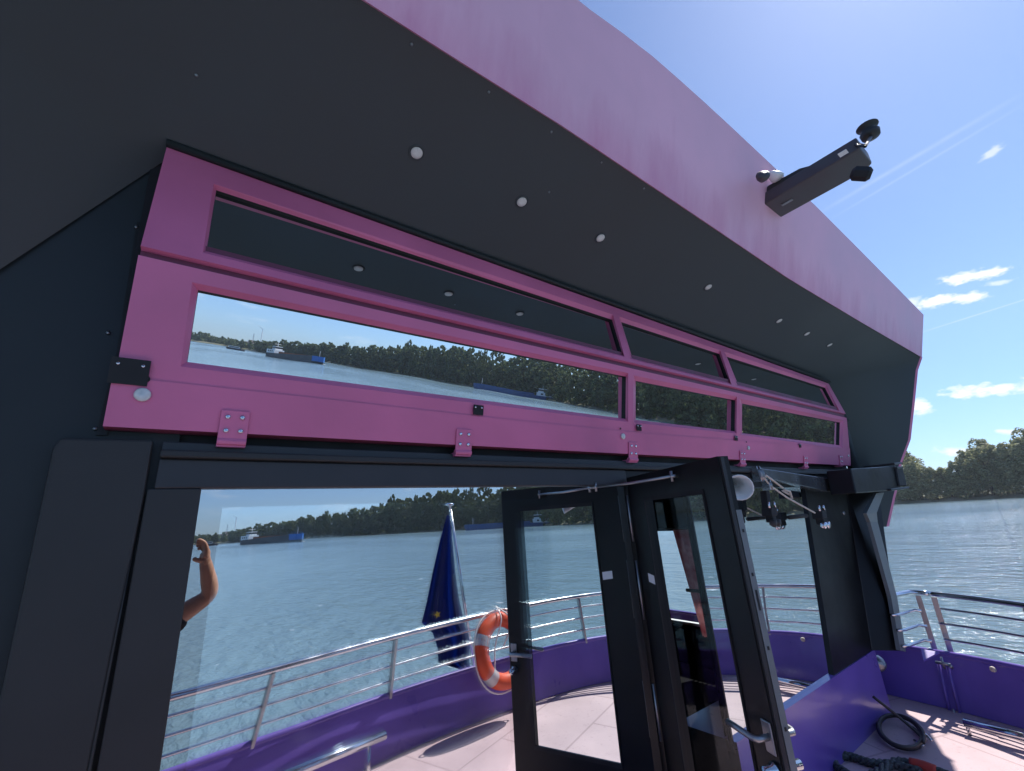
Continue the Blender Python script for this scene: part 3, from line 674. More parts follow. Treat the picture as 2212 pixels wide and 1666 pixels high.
# wheelhouse body behind the windows (shuts the hood off from the sky)
wh = thing('wheelhouse', 'wheelhouse body behind the pink windows', 'cabin', (2.85, 3, 2.2))
m = MB(); m.box((2.85, 5.0, 3.1), (3.05, 3.2, .0), None, None) if False else None
m.prism([V((-.3, 1.84, 2.24)), V((6.0, 1.84, 2.24)), V((6.0, 5.5, 2.24)), V((-.3, 5.5, 2.24))], (0, 0, 1.12)); mesh('body', m, M['dark'], wh)

for q in ((424, 163), (889, 96), (1056, 199), (1191, 285), (1186, 415), (1299, 351), (1391, 407)):
    p = Pl(*q, plane=SOF); m = MB(); m.lathe(p, -SN, [(.006, 0), (.005, .003), (0, .004)], 8); mesh('screw', m, M['dull'], hood, smooth=True)
# ceiling lights
LT = [(900, 330), (1127, 436), (1297, 514), (1530, 620), (1683, 693), (1743, 721), (1792, 745)]
first = None
lbl = ['nearest and largest round light in the charcoal soffit, first of the row from the left', 'second round light from the left in the charcoal soffit', 'third round light from the left in the soffit, above the long dark pane',
       'fourth round soffit light, above the short middle dark pane', 'fifth round soffit light, above the last dark pane', 'sixth round soffit light, small, near the right end of the row', 'last and smallest round soffit light at the right end of the row']
for i, q in enumerate(LT):
    p = Pl(*q, plane=SOF)
    if first is None:
        first = thing('ceiling_light', lbl[0], 'light', p, 'round lights in the soffit')
        m = MB(); m.lathe(p + SN * .002, -SN, [(.036, 0), (.034, .005), (.028, .006), (.027, .003)], 20); mesh('rim', m, M['soffit'], first, smooth=True)
        m = MB(); m.lathe(p + SN * .0, -SN, [(.025, 0), (.025, .004), (.019, .0055), (0, .006)], 20); mesh('lens', m, M['lens'], first, smooth=True)
    else:
        o = copy_tree(first); o.location = p; o['label'] = lbl[i]

# ------------------------------------------------------------------ right of the door: mirrored window, beam, corner pillar, purple base
rw = thing('side_mirror_window', 'mirrored window right of the doorway above the purple base', 'window', (3.6, WY, .64))
m = MB(); m.poly([V((2.735, WY, .6)), V((4.95, WY, .6)), V((4.95, WY, 2.1)), V((2.735, WY, 2.1))]); mesh('pane', m, M['mirror'], rw)
m = MB(); m.prism([V((2.722, WY - .012, .6)), V((2.735, WY - .012, .6)), V((2.735, WY - .012, 2.1)), V((2.722, WY - .012, 2.1))], (0, .024, 0)); mesh('jamb', m, M['door'], rw)
base = thing('wall_base', 'glossy purple base panel under the mirrored window right of the door', 'wall', (4.2, WY, DZ))
m = MB(); zb = .655
pr = Pl(1990, 1421, Z=.64)
c0 = V((2.735, WY - .03, 0)); c1 = V((5.15, WY - .03, 0)); c2 = V((5.72, 2.08, 0))
for a, b_ in ((c0, c1), (c1, c2)): m.poly([V((a.x, a.y, DZ)), V((b_.x, b_.y, DZ)), V((b_.x, b_.y, zb)), V((a.x, a.y, zb))])
m.poly([V((c0.x, c0.y, zb)), V((c1.x, c1.y, zb)), V((c2.x, c2.y, zb)), V((5.68, 2.1, zb)), V((2.72, 2.1, zb))]); mesh('panel', m, M['purple'], base)
m = MB(); a, b_, c = Pl(1990, 1405, Z=.66), Pl(2030, 1412, Z=.64), Pl(1996, 1430, Z=.6); m.prism([a, b_, c], V((0, 0, .012))); mesh('gusset', m, M['purple'], base)
m = MB(); q = V((5.32, 1.775, .50)); m.lathe(q, (-.3, -1, 0), [(.07, 0), (.06, .02), (.03, .05), (.0, .06)], 12); mesh('rope_eye', m, M['dull'], base, smooth=True)
pil = thing('corner_pillar', 'thick black raked corner pillar at the right end of the wall', 'pillar', (5.1, WY, .64))
def tp(x, y, Y): return Pl(x, y, Y=Y)
yq = WY - .02
lt, lb = tp(1742, 1075, yq), tp(1797, 1425, yq); ct, cb = tp(1832, 1085, yq), tp(1883, 1404, yq)
lb = lt + (lb - lt) * ((lt.z - zb) / (lt.z - lb.z)); cb = ct + (cb - ct) * ((ct.z - zb) / (ct.z - cb.z))
lt2 = lt + (lt - lb) * .15; ct2 = ct + (ct - cb) * .15
rb_ = Pl(1946, 1406, Z=zb); rt_ = Pl(1898, 1060, Y=rb_.y); rt2 = rt_ + (rt_ - rb_) * .1
m = MB(); m.poly([lt2, ct2, cb, lb]); m.poly([ct2, rt2, rb_, cb]); m.poly([lt2, lb, lb + V((0, .06, 0)), lt2 + V((0, .06, 0))]); mesh('shaft', m, M['door'], pil)
m = MB(); m.tube([ct2 + V((0, -.002, 0)), cb + V((0, -.002, 0))], .005, 5); mesh('crease', m, M['beam'], pil)
for q in ((1822, 1108), (1870, 1118)): 
    c = Pl(*q, Y=(yq if q[0] < 1840 else yq + .06)); m = MB(); m.lathe(c, (0, -1, 0), [(.022, -.02), (.022, .006), (.012, .012), (0, .013)], 12); mesh('bolt', m, M['dull'], pil, smooth=True)
# pale gasket strip running down the outer edge of the pillar
ga = [(1893, 1066), (1872, 1109), (1880, 1128), (1925, 1290), (1945, 1405)]; gb = [(1910, 1064), (1894, 1108), (1896, 1128), (1938, 1290), (1957, 1408)]
yg = [rb_.y - .06, rb_.y - .05, rb_.y - .02, rb_.y - .02, rb_.y - .02]
A = [Pl(x, y, Y=k) for (x, y), k in zip(ga, yg)]; B = [Pl(x, y, Y=k) for (x, y), k in zip(gb, yg)]
m = MB()
for i in range(4): m.prism([A[i], A[i + 1], B[i + 1], B[i]], (0, .03, 0))
mesh('edge_strip', m, M['greystrip'], pil)
# beam over the side window with wedge-shaped gutter and fender end
bm = thing('gutter_beam', 'black wedge-shaped gutter beam over the side window under the flap', 'beam', (4.6, WY, 2.1))
ye = WY - .10
wq = [Pl(1642, 1011, Y=ye), Pl(1886, 1048, Y=ye), Pl(1895, 1064, Y=ye), Pl(1788, 1062, Y=ye), Pl(1654, 1033, Y=ye)]
m = MB(); m.prism(wq, (0, .14, .01)); mesh('gutter', m, mat('brushed_gutter_metal', (.20, .21, .225), .22, .75, vscale=6), bm, bevel=.006)
m = MB(); m.prism([V((2.10, WY - .02, 2.09)), V((6.3, WY - .02, 2.09)), V((6.3, WY - .02, 2.2)), V((2.10, WY - .02, 2.2))], (0, .2, 0)); mesh('lintel', m, M['door'], bm)
fd = thing('fender_bracket', 'black bracket arm with flanged rubber end at the foot of the right side panel', 'bracket', (6.3, 1.5, 2.0))
yb = 1.42
q = [Pl(1838, 1012, Y=yb), Pl(1936, 1006, Y=yb), Pl(1944, 1058, Y=yb), Pl(1850, 1066, Y=yb)]
m = MB(); m.prism(q, (0, .2, 0)); mesh('arm', m, M['door'], fd, bevel=.01)
q = [Pl(1936, 1009, Y=yb - .02), Pl(1950, 1009, Y=yb - .02), Pl(1960, 1050, Y=yb - .02), Pl(1944, 1050, Y=yb - .02)]
m = MB(); m.prism(q, (0, .26, 0)); mesh('end_cap', m, M['gap'], fd, bevel=.012)
for (a, b_) in (((1932, 1000), (1948, 998)), ((1938, 1009), (1950, 1007)), ((1925, 1056), (1964, 1051))):
    p, r = Pl(*a, Y=yb - .03), Pl(*b_, Y=yb - .03); m = MB(); m.prism([p, r, r + V((0, 0, -.022)), p + V((0, 0, -.022))], (0, .28, 0)); mesh('flange', m, M['beam'], fd, bevel=.006)

# ------------------------------------------------------------------ folding door standing open
GD = {}
H_ = V((2.085, WALL - .035, 0)); E_ = V((1.752, .952, 0)); ZT = 2.157
def VPl(x, y, pl):                             # point of a plane that is seen at a pixel by way of the vertical mirror
    dd = ray(x, y); dd = V((dd.x, -dd.y, dd.z)); o = V((0, 2 * WALL, CAMZ)); p, n = pl
    return o + dd * ((p - o).dot(n) / dd.dot(n))
u2 = (E_ - H_).normalized(); n2 = V((u2.y, -u2.x, 0))
if n2.dot(-H_) < 0: n2 = -n2
p2_ = (H_.copy(), n2); TH = .05
d2 = thing('open_door', 'black framed glass door standing open at the viewer, lever and lock on its free edge', 'door', (H_.x, H_.y, DZ + .03))
o4 = [V((H_.x, H_.y, ZT)), V((E_.x, E_.y, ZT)), V((E_.x, E_.y, DZ + .03)), V((H_.x, H_.y, DZ + .03))]
gp = [VPl(x, y, p2_) for x, y in ((1282, 1087), (1117, 1097), (1161, 1622), (1344, 1658))]
su = lambda p: (p - H_).dot(u2)
s0_, s1_ = (su(gp[0]) + su(gp[3])) / 2, (su(gp[1]) + su(gp[2])) / 2; zt_, zb_ = (gp[0].z + gp[1].z) / 2, (gp[2].z + gp[3].z) / 2
h4 = [V((H_.x + u2.x * a_, H_.y + u2.y * a_, z_)) for a_, z_ in ((s0_, zt_), (s1_, zt_), (s1_, zb_), (s0_, zb_))]
print('DOOR', s0_, s1_, zt_, zb_, (E_ - H_).length)
fr = MB(); tri = tessellate_polygon([o4, h4]); flat = o4 + h4; k = 8
fr.v = [p.copy() for p in flat] + [p - n2 * TH for p in flat]
fr.f = [list(t) for t in tri] + [[i + k for i in reversed(t)] for t in tri]
for lp in ((0, 1, 2, 3), (4, 5, 6, 7)):
    for i in range(4):
        j = (i + 1) % 4; fr.f.append([lp[i], lp[j], lp[j] + k, lp[i] + k])
mesh('frame', fr, M['door'], d2)
cc = sum(h4, V()) / 4; inn4 = [p + (cc - p).normalized() * .022 for p in h4]
bd = MB()
for i in range(4): bd.prism([h4[i], h4[(i + 1) % 4], inn4[(i + 1) % 4], inn4[i]], n2 * .006)
mesh('glazing_bead', bd, M['gap'], d2)
gl = MB(); gl.poly([p - n2 * TH * .5 + (p - cc).normalized() * .012 for p in h4]); mesh('glass', gl, M['clear'], d2)
pst = (p2_[0] + n2 * .003, n2)
c = [VPl(*q, pst) for q in ((1301, 1236), (1322, 1233), (1324, 1250), (1303, 1253))]
m = MB(); m.prism(c, n2 * .002); mesh('sticker', m, M['white'], d2)
for za, zc in ((2.06, 1.80), (1.70, 1.40), (1.1, .85), (.6, .35)):
    m = MB(); q_ = H_ + n2 * .012; m.tube([V((q_.x, q_.y, za)), V((q_.x, q_.y, zc))], .007, 8); mesh('hinge_pin', m, M['dull'], d2, smooth=True)
ud = u2
m = MB(); q0 = E_ - n2 * .006; q1 = E_ - n2 * .022
m.prism([V((q0.x, q0.y, DZ + .03)), V((q1.x, q1.y, DZ + .03)), V((q1.x, q1.y, ZT - .005)), V((q0.x, q0.y, ZT - .005))], ud * .010); mesh('edge_profile', m, M['beam'], d2)
q0 = E_ - n2 * .030; q1 = E_ - n2 * .056
m = MB(); m.prism([V((q0.x, q0.y, DZ + .05)), V((q1.x, q1.y, DZ + .05)), V((q1.x, q1.y, 1.94)), V((q0.x, q0.y, 1.94))], ud * .006); st = mesh('lock_strip', m, M['greystrip'], d2)
for z in (1.86, 1.70, 1.61, 1.45, 1.2):
    c = E_ - n2 * .043 + ud * .0065; m = MB(); h_ = .035 if z == 1.61 else .006; m.prism([V((c.x, c.y, z)) - n2 * .004 - V((0, 0, h_)), V((c.x, c.y, z)) + n2 * .004 - V((0, 0, h_)), V((c.x, c.y, z)) + n2 * .004 + V((0, 0, h_)), V((c.x, c.y, z)) - n2 * .004 + V((0, 0, h_))], ud * .001); mesh('strike_slot', m, M['gap'], st)
def hp(pl, n, px, push): return Pl(*px, plane=(pl[0] + n * push, n))
def on2(x, y, push): return hp(p2_, n2, (x, y), push)
UZ = V((0, 0, 1))
for side in (1, -1):
    def q3(s_, z_, push): return V((H_.x + u2.x * s_, H_.y + u2.y * s_, z_)) + n2 * (push if side > 0 else -TH - push)
    LZ = on2(1662, 1592, 0).z; LS = su(on2(1662, 1592, 0)); L2 = on2(1658, 1650, 0)
    m = MB(); m.prism([q3(LS - .022, LZ - .05, 0), q3(LS + .022, LZ - .05, 0), q3(LS + .022, LZ + .05, 0), q3(LS - .022, LZ + .05, 0)], n2 * (.007 * side)); mesh('rose', m, M['dull'], d2, bevel=.003)
    m = MB(); m.tube([q3(LS, LZ, 0), q3(LS, LZ, .05), q3(LS - .015, LZ, .058), q3(LS - .08, LZ + .004, .06), q3(LS - .15, LZ, .052)], .011, 9); mesh('lever_handle', m, M['dull'], d2, smooth=True)
    m = MB(); m.lathe(q3(LS, L2.z, 0), n2 * side, [(.024, 0), (.024, .012), (.016, .02), (.016, .05), (0, .052)], 12); mesh('lock_cylinder', m, M['steel'], d2, smooth=True)
sb = thing('door_stay', 'thin metal stay bar from the header beam to the top of the open door', 'stay bar', (1.9, 1.7, 2.1))
a = Pl(1287, 1052, Y=fy); c = on2(1451, 1029, .03)
m = MB(); m.tube([a, a.lerp(c, .5) + V((0, 0, -.006)), c], .007, 7); mesh('rod', m, M['dull'], sb, smooth=True)
for pnt, nn in ((a, V((0, -1, 0))), (c, n2)):
    m = MB(); m.tube([pnt - nn * .035, pnt + nn * .008], .009, 7); m.tube([pnt - V((0, 0, .025)), pnt + V((0, 0, .025))], .007, 7); mesh('clip', m, M['dull'], sb, smooth=True)

# ------------------------------------------------------------------ dark cabin interior behind the doorway
cab = thing('cabin_interior', 'dark cabin interior seen through the doorway with a side window onto the water', 'cabin', (3.5, 4, DZ))
XR = 5.13; iw = [Pl(1412, 1148, X=XR - .0), Pl(1458, 1148, X=XR), Pl(1505, 1338, X=XR), Pl(1437, 1334, X=XR)]
ya, yb2 = min(p.y for p in iw), max(p.y for p in iw); za, zb2 = iw[3].z, iw[0].z
m = MB()
outer = [V((XR, 1.9, DZ)), V((XR, 9, DZ)), V((XR, 9, 2.24)), V((XR, 1.9, 2.24))]
hole = [V((XR, ya - .5, za)), V((XR, yb2, za)), V((XR, yb2, zb2)), V((XR, ya - .5, zb2))]
fl_ = outer + hole; m.v = fl_; m.f = [list(t) for t in tessellate_polygon([outer, hole])]
m.poly([V((1.5, 9, DZ)), V((XR, 9, DZ)), V((XR, 9, 2.24)), V((1.5, 9, 2.24))]); m.poly([V((2.12, 1.86, DZ)), V((1.8, 9, DZ)), V((1.8, 9, 2.24)), V((2.12, 1.86, 2.24))])
m.poly([V((1.5, 1.8, 2.24)), V((XR, 1.8, 2.24)), V((XR, 9, 2.24)), V((1.5, 9, 2.24))]); m.poly([V((1.5, 1.8, DZ + .01)), V((XR, 1.8, DZ + .01)), V((XR, 9, DZ + .01)), V((1.5, 9, DZ + .01))])
m.poly([V((2.75, 1.80, DZ)), V((XR, 1.80, DZ)), V((XR, 1.80, 2.24)), V((2.75, 1.80, 2.24))])
mesh('shell', m, M['dark'], cab)
m = MB(); m.prism([V((XR - .06, ya - .55, za - .03)), V((XR, ya - .55, za - .03)), V((XR, yb2 + .05, za - .03)), V((XR - .06, yb2 + .05, za - .03))], (0, 0, .03)); mesh('window_sill', m, M['white'], cab)
ct_ = thing('curtain', 'gathered maroon curtain hanging beside the cabin side window', 'curtain', (4.6, 3.2, 1.0))
m = MB(); ctp = [Pl(1468, 1135, X=4.9), Pl(1500, 1135, X=4.9)]
x_ = 4.98; yA, yB_ = ya + .02, ya - .5; N_ = 28; lowp, hip = [], []
for i in range(N_ + 1):
    t = i / N_; yy = yA + (yB_ - yA) * t; lowp.append(V((x_ + .03 * sin(t * 44) , yA - .16 + (yy - yA) * .7, za - .1))); hip.append(V((x_ + .03 * sin(t * 44), yy, zb2 + .02)))
m.ribbon(lowp, hip); mesh('cloth', m, M['curtain'], ct_, smooth=True)
m = MB(); m.tube([V((x_, yA + .25, zb2 + .04)), V((x_, yB_ - .1, zb2 + .04))], .012, 8); mesh('rod', m, M['gap'], ct_, smooth=True)
m = MB(); mid = [(a + b_) / 2 + V((-.04, 0, -.1)) for a, b_ in zip(lowp, hip)]; m.tube([mid[0], mid[N_]], .02, 8); mesh('tie_band', m, M['rope'], ct_, smooth=True)

# ------------------------------------------------------------------ horn speaker, blocks and lines under the beam
hs = thing('horn_speaker', 'white horn loudspeaker pointing down beside the door edge', 'loudspeaker', (2.0, 1.1, 2.0))
tip, mo = Pl(1566, 1032, Y=1.30), Pl(1598, 1053, Y=1.10); ax = (mo - tip).normalized()
m = MB(); L_ = (mo - tip).length; m.lathe(tip, ax, [(.018, -.06), (.020, 0), (.025, L_ * .4), (.042, L_ * .8), (.060, L_), (.063, L_ + .004), (.057, L_ + .003), (.034, L_ * .75), (.016, L_ * .45), (0, L_ * .42)], 20); mesh('horn', m, M['white'], hs, smooth=True)
m = MB(); m.lathe(tip, ax, [(.006, L_ * .4), (.007, L_ * .8), (.0, L_ * .84)], 10); mesh('tongue', m, M['dull'], hs, smooth=True)
m = MB(); m.tube([tip, tip + V((.02, .35, .08))], .02, 8); mesh('bracket', m, M['dark'], hs, smooth=True)
def bl(name, px, Y, label, r=.045):
    c = Pl(*px, Y=Y); root = thing(name, label, 'pulley', c, 'pulley blocks under the gutter beam')
    m = MB(); m.lathe(c + V((-.018, 0, 0)), (1, 0, 0), [(r * .7, 0), (r, .004), (r * .55, .018), (r, .032), (r * .7, .036)], 14); mesh('sheave', m, M['dull'], root, smooth=True)
    for s in (-1, 1):
        m = MB(); m.prism([c + V((.022 * s, -.02, r * 1.25)), c + V((.022 * s, .02, r * 1.25)), c + V((.022 * s, .03, -r)), c + V((.022 * s, -.03, -r))], V((.004 * s, 0, 0))); mesh('cheek', m, M['steel'], root)
    return root, c
YB = WY - .16
b1, c1_ = bl('pulley_block', (1636, 1026), YB, 'upper pulley block at the left end of the cord, under the beam', .05)
b2_, c2_ = bl('pulley_block', (1657, 1049), YB, 'lower pulley block hanging in the cord loop below the upper block', .035)
ln = thing('cord', 'thin beige control cord running slantwise down to the clamp on the pillar', 'cord', c1_)
m = MB(); m.tube([c1_ + V((0, -.03, -.03)), Pl(1655, 1027, Y=YB - .04), Pl(1691, 1054, Y=YB - .04)], .007, 6)
m.tube([c1_ + V((0, -.03, 0)), c2_ + V((0, -.02, 0)), Pl(1700, 1075, Y=YB - .05), Pl(1760, 1108, Y=YB - .05)], .007, 6); mesh('line', m, M['rope'], ln, smooth=True)
m = MB(); k_ = Pl(1694, 1058, Y=YB - .04); m.tube([k_, Pl(1706, 1062, Y=YB - .04), Pl(1711, 1078, Y=YB - .04)], .009, 6); m.tube([Pl(1690, 1060, Y=YB - .03), Pl(1708, 1070, Y=YB - .03)], .008, 6); mesh('knot', m, M['rope'], ln, smooth=True)
def clampgroup(px, Y, label, mt, s=1):
    c = Pl(*px, Y=Y); root = thing('cam_cleat', label, 'cleat', c)
    m = MB(); m.box(c, V((.05 * s, 0, 0)), V((0, .04 * s, 0)), V((.008, 0, .032 * s))); m.box(c + V((0, 0, -.05 * s)), V((.03 * s, 0, 0)), V((0, .03 * s, 0)), V((0, 0, .03 * s))); mesh('body', m, M['gap'], root, bevel=.006)
    for dx in (-.03, .04):
        m = MB(); m.lathe(c + V((dx * s, -.02, -.085 * s)), (.2, -1, -.3), [(.02 * s, -.02), (.03 * s, 0), (.03 * s, .02), (.012, .026)], 12); mesh('cam', m, mt, root, smooth=True)
    for a_ in (-1, 1):
        m = MB(); m.tube([c + V((.05 * s * a_, -.03, .03 * s)), c + V((.045 * s * a_, -.03, .075 * s))], .008 * s, 6); mesh('pin', m, M['steel'], root, smooth=True)
    return root
clampgroup((1770, 1112), YB, 'metal cord cleat with cams on the black corner pillar', M['steel'])
clampgroup((1662, 1106), WY - .12, 'black cleat with two dark cams hanging in front of the side window', M['hose'], .95)
m = MB(); a = Pl(1659, 1060, Y=WY - .12); b_ = Pl(1664, 1100, Y=WY - .12)
hang = thing('hanger_post', 'short black post carrying the black cleat below the gutter beam', 'post', (a.x, a.y, a.z))
m.prism([a + V((-.03, 0, 0)), a + V((.03, 0, 0)), b_ + V((.03, 0, 0)), b_ + V((-.03, 0, 0))], (0, .05, 0)); mesh('post', m, M['gap'], hang, bevel=.006)
m = MB(); m.tube([Pl(1704, 1118, Y=YB), Pl(1742, 1114, Y=YB)], .016, 8); tag(mesh('toggle_lever', m, M['gap'], loc=Pl(1720, 1116, Y=YB), smooth=True), 'short black lever sticking left from the pillar beside the cleat', 'lever')

# ------------------------------------------------------------------ navigation light arm on the fascia
arm = thing('signal_arm', 'dark box arm with lamps sticking out from the pink fascia into the sky', 'signal arm', (3.0, .98, 3.8))
yA0 = 1.0 - .27 * .25
def ap(x, y, Y): return Pl(x, y, Y=Y)
xb = 0; 
s0 = ap(1680, 474, yA0); w1, z_lo = s0.x, s0.z
def ycoord(px, py, x): d_ = ray(px, py); return x / (d_.x / d_.y)
y1e = ycoord(1886, 351, w1); w0 = ap(1847, 291, y1e).x; zt = z_lo + .085
M['arm'] = mat('weathered_dark_maroon', (.10, .065, .075), .45, var=.35, vscale=5, col2=(.07, .075, .08))
m = MB(); ch = .045
pb2 = [(w0, yA0 + .06), (w1, yA0 + .06), (w1, y1e + ch), (w1 - ch, y1e), (w0, y1e)]
m.prism([V((x, y, z_lo)) for x, y in pb2], (0, 0, zt - z_lo)); mesh('beam', m, M['arm'], arm, bevel=.008)
m = MB(); wm_ = (w0 + w1) / 2
m.prism([V((w0 + .02, yA0 - .02, zt)), V((w0 + .02, yA0 - .07, zt + .05)), V((w0 + .02, (yA0 + y1e) / 2 + .02, zt + .035)), V((w0 + .02, (yA0 + y1e) / 2 - .06, zt))], (w1 - w0 - .04, 0, 0)); mesh('top_cover', m, M['plate'], arm, bevel=.006)
def prad(px, py, r, Y): return r * (Pl(px, py, Y=Y) - O).dot(fw) / F * .82
def bell(px, py, r, Y, ax_, mt):
    c = Pl(px, py, Y=Y); q = prad(px, py, r, Y); m = MB(); m.lathe(c, ax_, [(q * .25, -q), (q * .8, -q * .5), (q, 0), (q * .95, q * .3), (q * .5, q * .5), (0, q * .55)], 18); mesh('bell', m, mt, arm, smooth=True)
bell(1676, 378, 19, yA0 - .14, (-.2, -.5, .5), M['white']); bell(1648, 380, 17, yA0 - .13, (-.6, -.5, .3), M['arm'])
yl2 = y1e - .04; c = Pl(1876, 281, Y=yl2); q = prad(1876, 281, 23, yl2)
m = MB(); m.lathe(c, (0, 0, 1), [(q * .3, -q * 1.1), (q * .85, -q), (q * .95, -q * .45), (q * .6, -q * .3), (q * .62, q * .3), (q * 1.05, q * .4), (q * 1.05, q * .5), (q * .5, q * .75), (0, q * .8)], 18); mesh('mast_lamp', m, M['plate'], arm, smooth=True)
m = MB(); m.tube([c + V((0, 0, -q)), Pl(1869, 316, Y=yl2), V((w0 + .05, y1e + .03, zt + .006))], .010, 7); mesh('lamp_bracket', m, M['arm'], arm, smooth=True)
c = Pl(1862, 376, Y=y1e + .02); q = prad(1862, 376, 20, y1e)
m = MB(); m.lathe(c, (.3, -.6, -.4), [(q * .5, -q * 1.3), (q, -q * .9), (q, q * .7), (q * .6, q * 1.1), (0, q * 1.1)], 8); mesh('lantern', m, M['gap'], arm)
c = Pl(1821, 331, Y=ycoord(1821, 331, (w0 + w1) / 2 - .03)); c = Pl(1821, 331, Z=z_lo - .002); m = MB(); m.prism([c + V((-.022, -.022, 0)), c + V((.022, -.022, 0)), c + V((.022, .022, 0)), c + V((-.022, .022, 0))], (0, 0, -.003)); mesh('label_plate', m, M['white'], arm)
c = Pl(1700, 437, Z=z_lo - .002); m = MB(); m.box(c, (.012, .035, .004)); mesh('drain_slot', m, M['dull'], arm)

# ------------------------------------------------------------------ things lying on the deck
hose = thing('coiled_cable', 'coiled thin black cable with metal fittings on the deck by the purple base', 'cable coil', Pl(1940, 1580, Z=DZ))
cc = Pl(1938, 1581, Z=DZ); ra = (Pl(1885, 1570, Z=DZ) - Pl(1992, 1590, Z=DZ)).length / 2
m = MB(); pth = []
for i in range(0, 181):
    t = i / 180 * 2 * pi * 3; r = 1 + .05 * sin(t * .37 + 1) + .03 * sin(t * .8); ex_, ey_ = 50 * r * cos(t), 31 * r * sin(t)
    pth.append(Pl(1946 + ex_ * .906 - ey_ * .42, 1581 + ex_ * .42 + ey_ * .906, Z=DZ + .014 + .022 * i / 60))
m.tube(pth, .012, 7); tl = pth[-1]
mesh('cable', m, M['hose'], hose, smooth=True)
m = MB(); s_ = Pl(1886, 1505, Y=1.66); m.tube(smooth_path([Pl(1990, 1592, Z=DZ + .05), Pl(1955, 1560, Z=DZ + .10), V((s_.x, s_.y, s_.z))], 5), .011, 7); mesh('loose_end', m, M['hose'], hose, smooth=True)
for a, b_ in (((1972, 1572), (2000, 1598)), ((1985, 1572), (2012, 1600)), ((1975, 1600), (1995, 1612))):
    m = MB(); p, r = Pl(*a, Z=DZ + .03), Pl(*b_, Z=DZ + .03); m.tube([p, p.lerp(r, .6), r], [.010, .013, .008], 7); mesh('fitting', m, M['steel'], hose, smooth=True)
rp_ = thing('mooring_rope', 'thick black braided rope with a red sleeve lying on the deck', 'rope', Pl(1900, 1655, Z=DZ))
m = MB(); ctrl = [(1990, 1668), (1930, 1652), (1880, 1648), (1835, 1634), (1808, 1636), (1802, 1650), (1818, 1664), (1850, 1680), (1890, 1672), (1935, 1646), (1985, 1655), (2040, 1672), (2100, 1700)]
pth = smooth_path([Pl(x, y, Z=DZ + .025) for x, y in ctrl], 14)
for k in range(3):
    q = []
    for i, p in enumerate(pth):
        t = (pth[min(i + 1, len(pth) - 1)] - pth[max(i - 1, 0)]).normalized(); e = t.cross(V((0, 0, 1))).normalized(); an = i * .55 + k * 2.094
        q.append(p + e * (cos(an) * .014) + V((0, 0, 1)) * (sin(an) * .014))
    m.tube(q, .015, 6)
mesh('strands', m, M['blackrope'], rp_, smooth=True)
m = MB(); m.tube(smooth_path([Pl(1968, 1650, Z=DZ + .035), Pl(1995, 1656, Z=DZ + .04), Pl(2022, 1666, Z=DZ + .035)], 4), .034, 10); mesh('sleeve', m, M['red'], rp_, smooth=True)
# low steel bar inside the bulwark at right and one seen mirrored at left
def lowbar(P, foot, label):
    root = thing('mooring_bar', label, 'bar', P[0], 'low steel bars inside the bulwark'); m = MB(); m.tube(P, .030, 10); mesh('bar', m, M['steel'], root, smooth=True)
    for f in foot:
        m = MB(); m.tube([f, V((f.x, f.y, DZ))], .012, 7); mesh('leg', m, M['steel'], root, smooth=True)
a, b_ = Pl(2083, 1561, Z=.25), Pl(2330, 1622, Z=.25); lowbar([a, b_, ], [a + V((0, -.01, 0)), b_], 'low polished bar inside the bulwark at the right picture edge')
a, b_ = Pl(832, 1588, Z=.50), Pl(560, 1700, Z=.50); fl3 = Pl(798, 1603, Z=.50)
a, b_, f3 = [V((p.x, 2 * WALL - p.y, p.z)) for p in (a, b_, fl3)]; lowbar([a, b_], [f3, b_], 'low polished bar behind the viewer, mirrored at the foot of the large window')

# ------------------------------------------------------------------ lifebuoy and flag on the rail behind the viewer (seen in the window)
vr = 2 * WALL
yv = 4.02; bc = Pl(1085, 1403, Y=yv); ro = (Pl(1085, 1322, Y=yv) - Pl(1085, 1484, Y=yv)).length / 2
c = V((bc.x, vr - yv, bc.z)); R_, r_ = ro * .82, ro * .22
n_ = V((.16, 1, .18)).normalized(); ex = V((1, -.16, 0)).normalized(); ex = (ex - n_ * ex.dot(n_)).normalized(); ez = n_.cross(ex) * -1
ez = ez if ez.z > 0 else -ez
lb_ = thing('lifebuoy', 'orange lifebuoy with silver bands hung on the railing behind the viewer, mirrored in the glass', 'lifebuoy', c)
m = MB(); m.tube([c + ex * (cos(a) * R_) + ez * (sin(a) * R_) for a in [2 * pi * i / 40 for i in range(40)]], r_, 14, closed=True); mesh('ring', m, M['orange'], lb_, smooth=True)
for a0 in (35, 145, 215, 300):
    m = MB(); m.tube([c + ex * (cos(radians(a)) * R_) + ez * (sin(radians(a)) * R_) for a in range(a0, a0 + 19, 6)], r_ * 1.02, 14, cap=False); mesh('reflective_band', m, M['reflect'], lb_, smooth=True)
m = MB(); ro2 = R_ + r_ + .012
m.tube([c + ex * (cos(a) * (ro2 + .02 * abs(sin(2 * a)))) + ez * (sin(a) * (ro2 + .02 * abs(sin(2 * a)))) for a in [2 * pi * i / 48 for i in range(48)]], .007, 6, closed=True); mesh('grab_line', m, M['white'], lb_, smooth=True)
m = MB(); tpz = c + ez * (R_ + r_ + .05) + n_ * .0
m.tube(smooth_path([tpz, tpz + ex * -.06 - ez * .12 + n_ * .12, c + ex * -.10 + ez * .05 + n_ * .02, c + ex * -.13 - ez * .15], 5), .008, 6); m.tube(smooth_path([tpz, tpz + ex * .07 - ez * .15 + n_ * .12, c + ex * .02 + ez * .02], 5), .008, 6); mesh('lanyard', m, M['white'], lb_, smooth=True)
fp = thing('flagstaff', 'polished flagstaff outside the railing behind the viewer, mirrored in the glass', 'flagpole', (2, -1, .2))
yf = 4.42; pt, pb = Pl(972, 1092, Y=yf), Pl(1030, 1480, Y=yf - .1)
